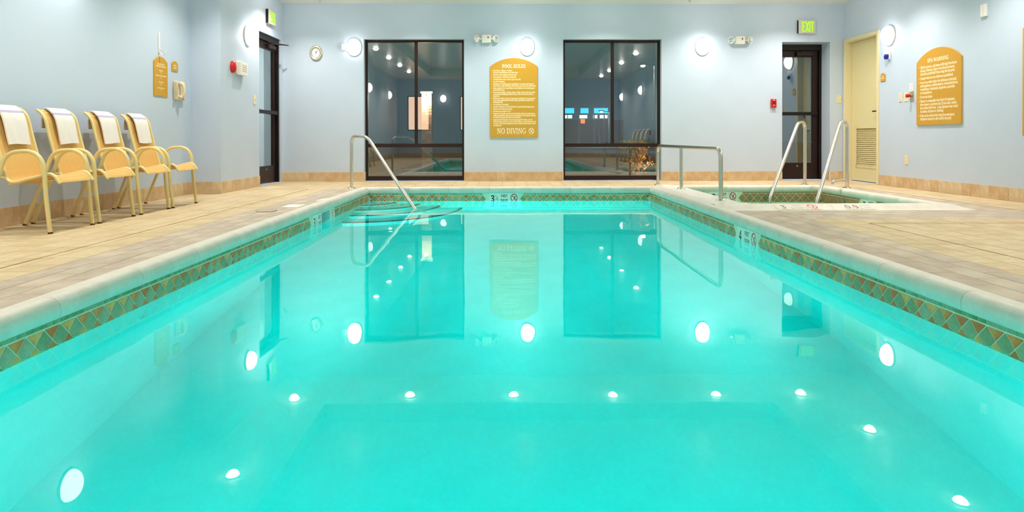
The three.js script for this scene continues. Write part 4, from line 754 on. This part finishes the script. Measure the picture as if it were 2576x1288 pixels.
{ // lit lobby windows in the wall facing the pool windows
  const lit = std({ color: 0xf0c09a, roughness: 0.5, emissive: new THREE.Color().setRGB(1.0, 0.66, 0.45), emissiveIntensity: 2.4 });
  [[-3.56, 'beside the chair wall corner'], [-1.42, 'beside the round sconce']].forEach(([x, s]) => {
    const o = thing('lobby_window', 'peach lit lobby window in the wall facing the pool windows, ' + s, 'window', [x, 1.1, ZR], Math.PI, 'lit lobby windows');
    part('frame', merge([B(-0.44, -0.41, 0, 1.4, 0, 0.03), B(0.41, 0.44, 0, 1.4, 0, 0.03), B(-0.41, 0.41, 0, 0.03, 0, 0.03), B(-0.41, 0.41, 1.37, 1.4, 0, 0.03)]), M.bronzeDark, o);
    part('window_light', B(-0.41, 0.41, 0.03, 1.37, 0.002, 0.016), lit, o);
  });
}

// ---------------------------------------------------------------- lit vestibule behind the side glass door
{
  const x0 = -7.4, x1 = XL - T, z0 = -4.2, z1 = ZJL - T - 0.01, h = 2.9;
  const o = thing('wall_vestibule', 'pale blue walls of the lit vestibule behind the side glass door', 'wall', [0, 0, 0], 0, undefined, 'structure');
  part('far_wall', B(x0, x1 + 0.2, 0, h, z0 - 0.1, z0), M.paint, o); part('side_wall', B(x0 - 0.1, x0, 0, h, z0, z1), M.paint, o); part('near_wall', B(x0, x1 - 0.12, 0, h, z1 - 0.1, z1), M.paint, o); part('inner_wall', B(x1 + 0.1, x1 + 0.2, 0, h, z0, -TB - 0.01), M.paint, o);
  struct('floor_vestibule', B(x0, x1 + 0.2, -0.12, 0, z0, z1), M.deck[1], 'beige floor of the vestibule behind the side glass door');
  struct('ceiling_vestibule', B(x0 - 0.1, x1 + 0.2, h, h + 0.1, z0, z1), M.ceil, 'off white ceiling of the vestibule behind the side glass door');
  const l = thing('vestibule_light', 'round ceiling lamp in the vestibule behind the glass door', 'ceiling light', [-5.4, h, -1.6]);
  part('lamp_lens', lathe([[0, -0.09], [0.08, -0.08], [0.13, -0.04], [0.14, 0]], 32), M.glow, l);
  const p = new THREE.PointLight(WARM2, 17); p.position.set(0, -0.06, 0); p.shadow.radius = 4; l.add(p);
}

// ---------------------------------------------------------------- night outside
solo('asphalt_ground', B(-60, 80, -0.4, -0.13, -110, -0.43), M.asphalt, 'dark asphalt ground outside the windows', 'ground', undefined, 'structure');
function lampPost(x, h, z, I, label) {
  const o = thing('parking_lamp', label, 'street lamp', [x, -0.08, z], 0, 'parking lot lamps');
  part('pole', cyl(0.05, 0.08, h, 12).translate(0, h / 2, 0), M.silver, o);
  part('lamp_arm', pipe([V(0, h, 0), V(-0.7, h + 0.05, 0)], 0.04, 0.1, 6, 8), M.silver, o);
  part('lamp_head', at(new RoundedBoxGeometry(0.5, 0.14, 0.36, 2, 0.05), -0.8, h + 0.08, 0), M.silver, o);
  part('lamp_lens', at(new RoundedBoxGeometry(0.26, 0.16, 0.3, 2, 0.06), -0.8, h, 0.02), std({ color: 0xffffff, emissive: 0xdfe8ff, emissiveIntensity: 60 }), o);
  const l = new THREE.SpotLight(0xdfe8ff, I, 0, 1.2, 0.5); l.position.set(-0.8, h - 0.06, 0); l.target.position.set(-0.8, 0, 0); o.add(l); o.add(l.target);
}
lampPost(10.2, 5.8, -30, 120, 'tall parking lot lamp post shining through the right window');
lampPost(10.4, 3.5, -49, 120, 'distant parking lot lamp beside the blue lit canopy');
{
  const o = thing('petrol_station', 'distant building with blue lit canopy strips seen through the right window', 'building', [0, -0.08, -60]);
  const bl = std({ color: 0x2090ff, emissive: new THREE.Color().setRGB(0.02, 0.42, 1), emissiveIntensity: 2.6 }), wh = std({ color: 0xffffff, emissive: 0xffffff, emissiveIntensity: 1.5 });
  part('wall', B(6, 14, 0, 3.0, -1, 0), std({ color: 0x40464e, roughness: 0.8 }), o);
  [[6.6, 8.1], [8.9, 9.8], [10.5, 12.1]].forEach(([a, b]) => part('canopy_sign_light', B(a, b, 3.8, 4.4, 0, 0.4), bl, o));
  [[6.5, 7.3], [7.4, 7.9], [8.7, 9.7], [10.4, 10.9], [11.1, 12.1]].forEach(([a, b]) => part('shop_window_light', B(a, b, 3.2, 3.6, 0, 0.1), wh, o));
  [6.6, 8.6, 10.4, 11.0, 11.6, 12.1].forEach((x) => part('post', B(x, x + 0.12, 0, 3.8, 0.3, 0.42), M.white, o));
  part('orange_sign_light', B(8.9, 9.4, 2.6, 3.1, 0.1, 0.2), std({ color: 0xff4a10, emissive: new THREE.Color().setRGB(1, 0.2, 0.04), emissiveIntensity: 2 }), o);
}
{ // lit brick pier outside the left window
  const o = thing('brick_pier', 'lit pinkish brick pier outside the left window', 'pier', [-1.93, -0.08, -4.0]);
  part('mortar_core', B(-0.115, 0.115, 0, 1.95, -0.115, 0.115), std({ color: 0xd8b8a4, roughness: 0.9 }), o);
  const bm = [0xd69a80, 0xc98a70, 0xe0a890].map((c) => std({ color: c, roughness: 0.85 })), g1 = new THREE.BoxGeometry(0.118, 0.062, 0.02), g2 = new THREE.BoxGeometry(0.02, 0.062, 0.118);
  for (let r = 0; r < 26; r++) for (let k = 0; k < 2; k++) { const y = 0.04 + r * 0.074, s = (k - 0.5) * 0.124; part('brick', g1, bm[(r + k) % 3], o).position.set(s, y, 0.115); part('brick', g2, bm[(r + 2 * k) % 3], o).position.set(0.115, y, s); }
  part('cap_stone', RB(-0.15, 0.15, 1.95, 2.0, -0.15, 0.15, 0.008, 1), M.coping, o);
  const lamp = thing('pier_lamp', 'small lamp shining down the brick pier outside', 'lamp', [-1.93, 1.68, -3.72]);
  part('lamp_lens', at(new THREE.SphereGeometry(0.05, 16, 10), 0, 0.05, 0), std({ color: 0xffffff, emissive: 0xfff0dd, emissiveIntensity: 14 }), lamp);
  part('lamp_arm', pipe([V(0, 0.08, 0), V(0, 0.1, -0.14)], 0.01, 0.02, 6, 8), M.bronze, lamp);
  const l = new THREE.PointLight(0xfff0dd, 2.6); l.position.set(0, 0.05, 0); lamp.add(l);
}
{ // autumn shrub outside the right window
  const o = thing('autumn_shrub', 'yellow and russet leafy shrub outside the right window', 'shrub', [2.55, -0.08, -0.85]), L = [], R = [], S = [];
  const leaf = new THREE.Shape(); leaf.moveTo(0, 0); leaf.quadraticCurveTo(0.026, 0.03, 0, 0.08); leaf.quadraticCurveTo(-0.026, 0.03, 0, 0);
  const lg = new THREE.ExtrudeGeometry(leaf, { depth: 0.001, bevelEnabled: false, curveSegments: 3 });
  for (let i = 0; i < 34; i++) {
    const a = rnd(0, 6.28), r = rnd(0.05, 0.34), h = rnd(0.35, 0.86), tip = V(Math.cos(a) * r, h, Math.sin(a) * r);
    S.push(curveTube([V(rnd(-0.05, 0.05), 0, rnd(-0.05, 0.05)), V(tip.x * 0.4, h * 0.55, tip.z * 0.4), tip], 0.006, 10, 5, false));
    for (let k = 0; k < 9; k++) { const t = rnd(0.45, 1), q = new THREE.Matrix4().compose(V(tip.x * t + rnd(-0.04, 0.04), h * t + rnd(-0.03, 0.03), tip.z * t + rnd(-0.04, 0.04)), new THREE.Quaternion().setFromEuler(new THREE.Euler(rnd(0, 6.3), rnd(0, 6.3), rnd(0, 6.3))), V(1, 1, 1).multiplyScalar(rnd(0.7, 1.3))); (rnd() < 0.6 ? L : R).push(lg.clone().applyMatrix4(q)); }
  }
  const gl = thing('shrub_fill_lamp', 'small added fill lamp brightening the shrub outside the right window', 'lamp', [3.0, -0.13, -0.75]);  // unseen fill lamp, added only to brighten the shrub leaves
  part('lamp_stem', cyl(0.015, 0.02, 0.3, 10).translate(0, 0.15, 0), M.bronze, gl); part('lamp_bulb', at(new THREE.SphereGeometry(0.05, 16, 10), 0, 0.33, 0), std({ color: 0xffffff, emissive: 0xffe0b0, emissiveIntensity: 6 }), gl);
  const gp = new THREE.PointLight(0xffe0b0, 4); gp.position.set(0, 0.33, 0); gl.add(gp);
  part('yellow_foliage', merge(L), std({ color: 0xd8b860, roughness: 0.7, side: THREE.DoubleSide }), o).userData.kind = 'stuff';
  part('russet_foliage', merge(R), std({ color: 0xc0622e, roughness: 0.7, side: THREE.DoubleSide }), o).userData.kind = 'stuff';
  part('stem', merge(S), std({ color: 0x7a3a26, roughness: 0.8 }), o);
}

// ---------------------------------------------------------------- shadows on for everything
scene.traverse((o) => { if (o.isMesh) { o.castShadow = true; o.receiveShadow = true; } if (o.isPointLight || o.isSpotLight) o.castShadow = true; });
renderer.render(scene, camera);
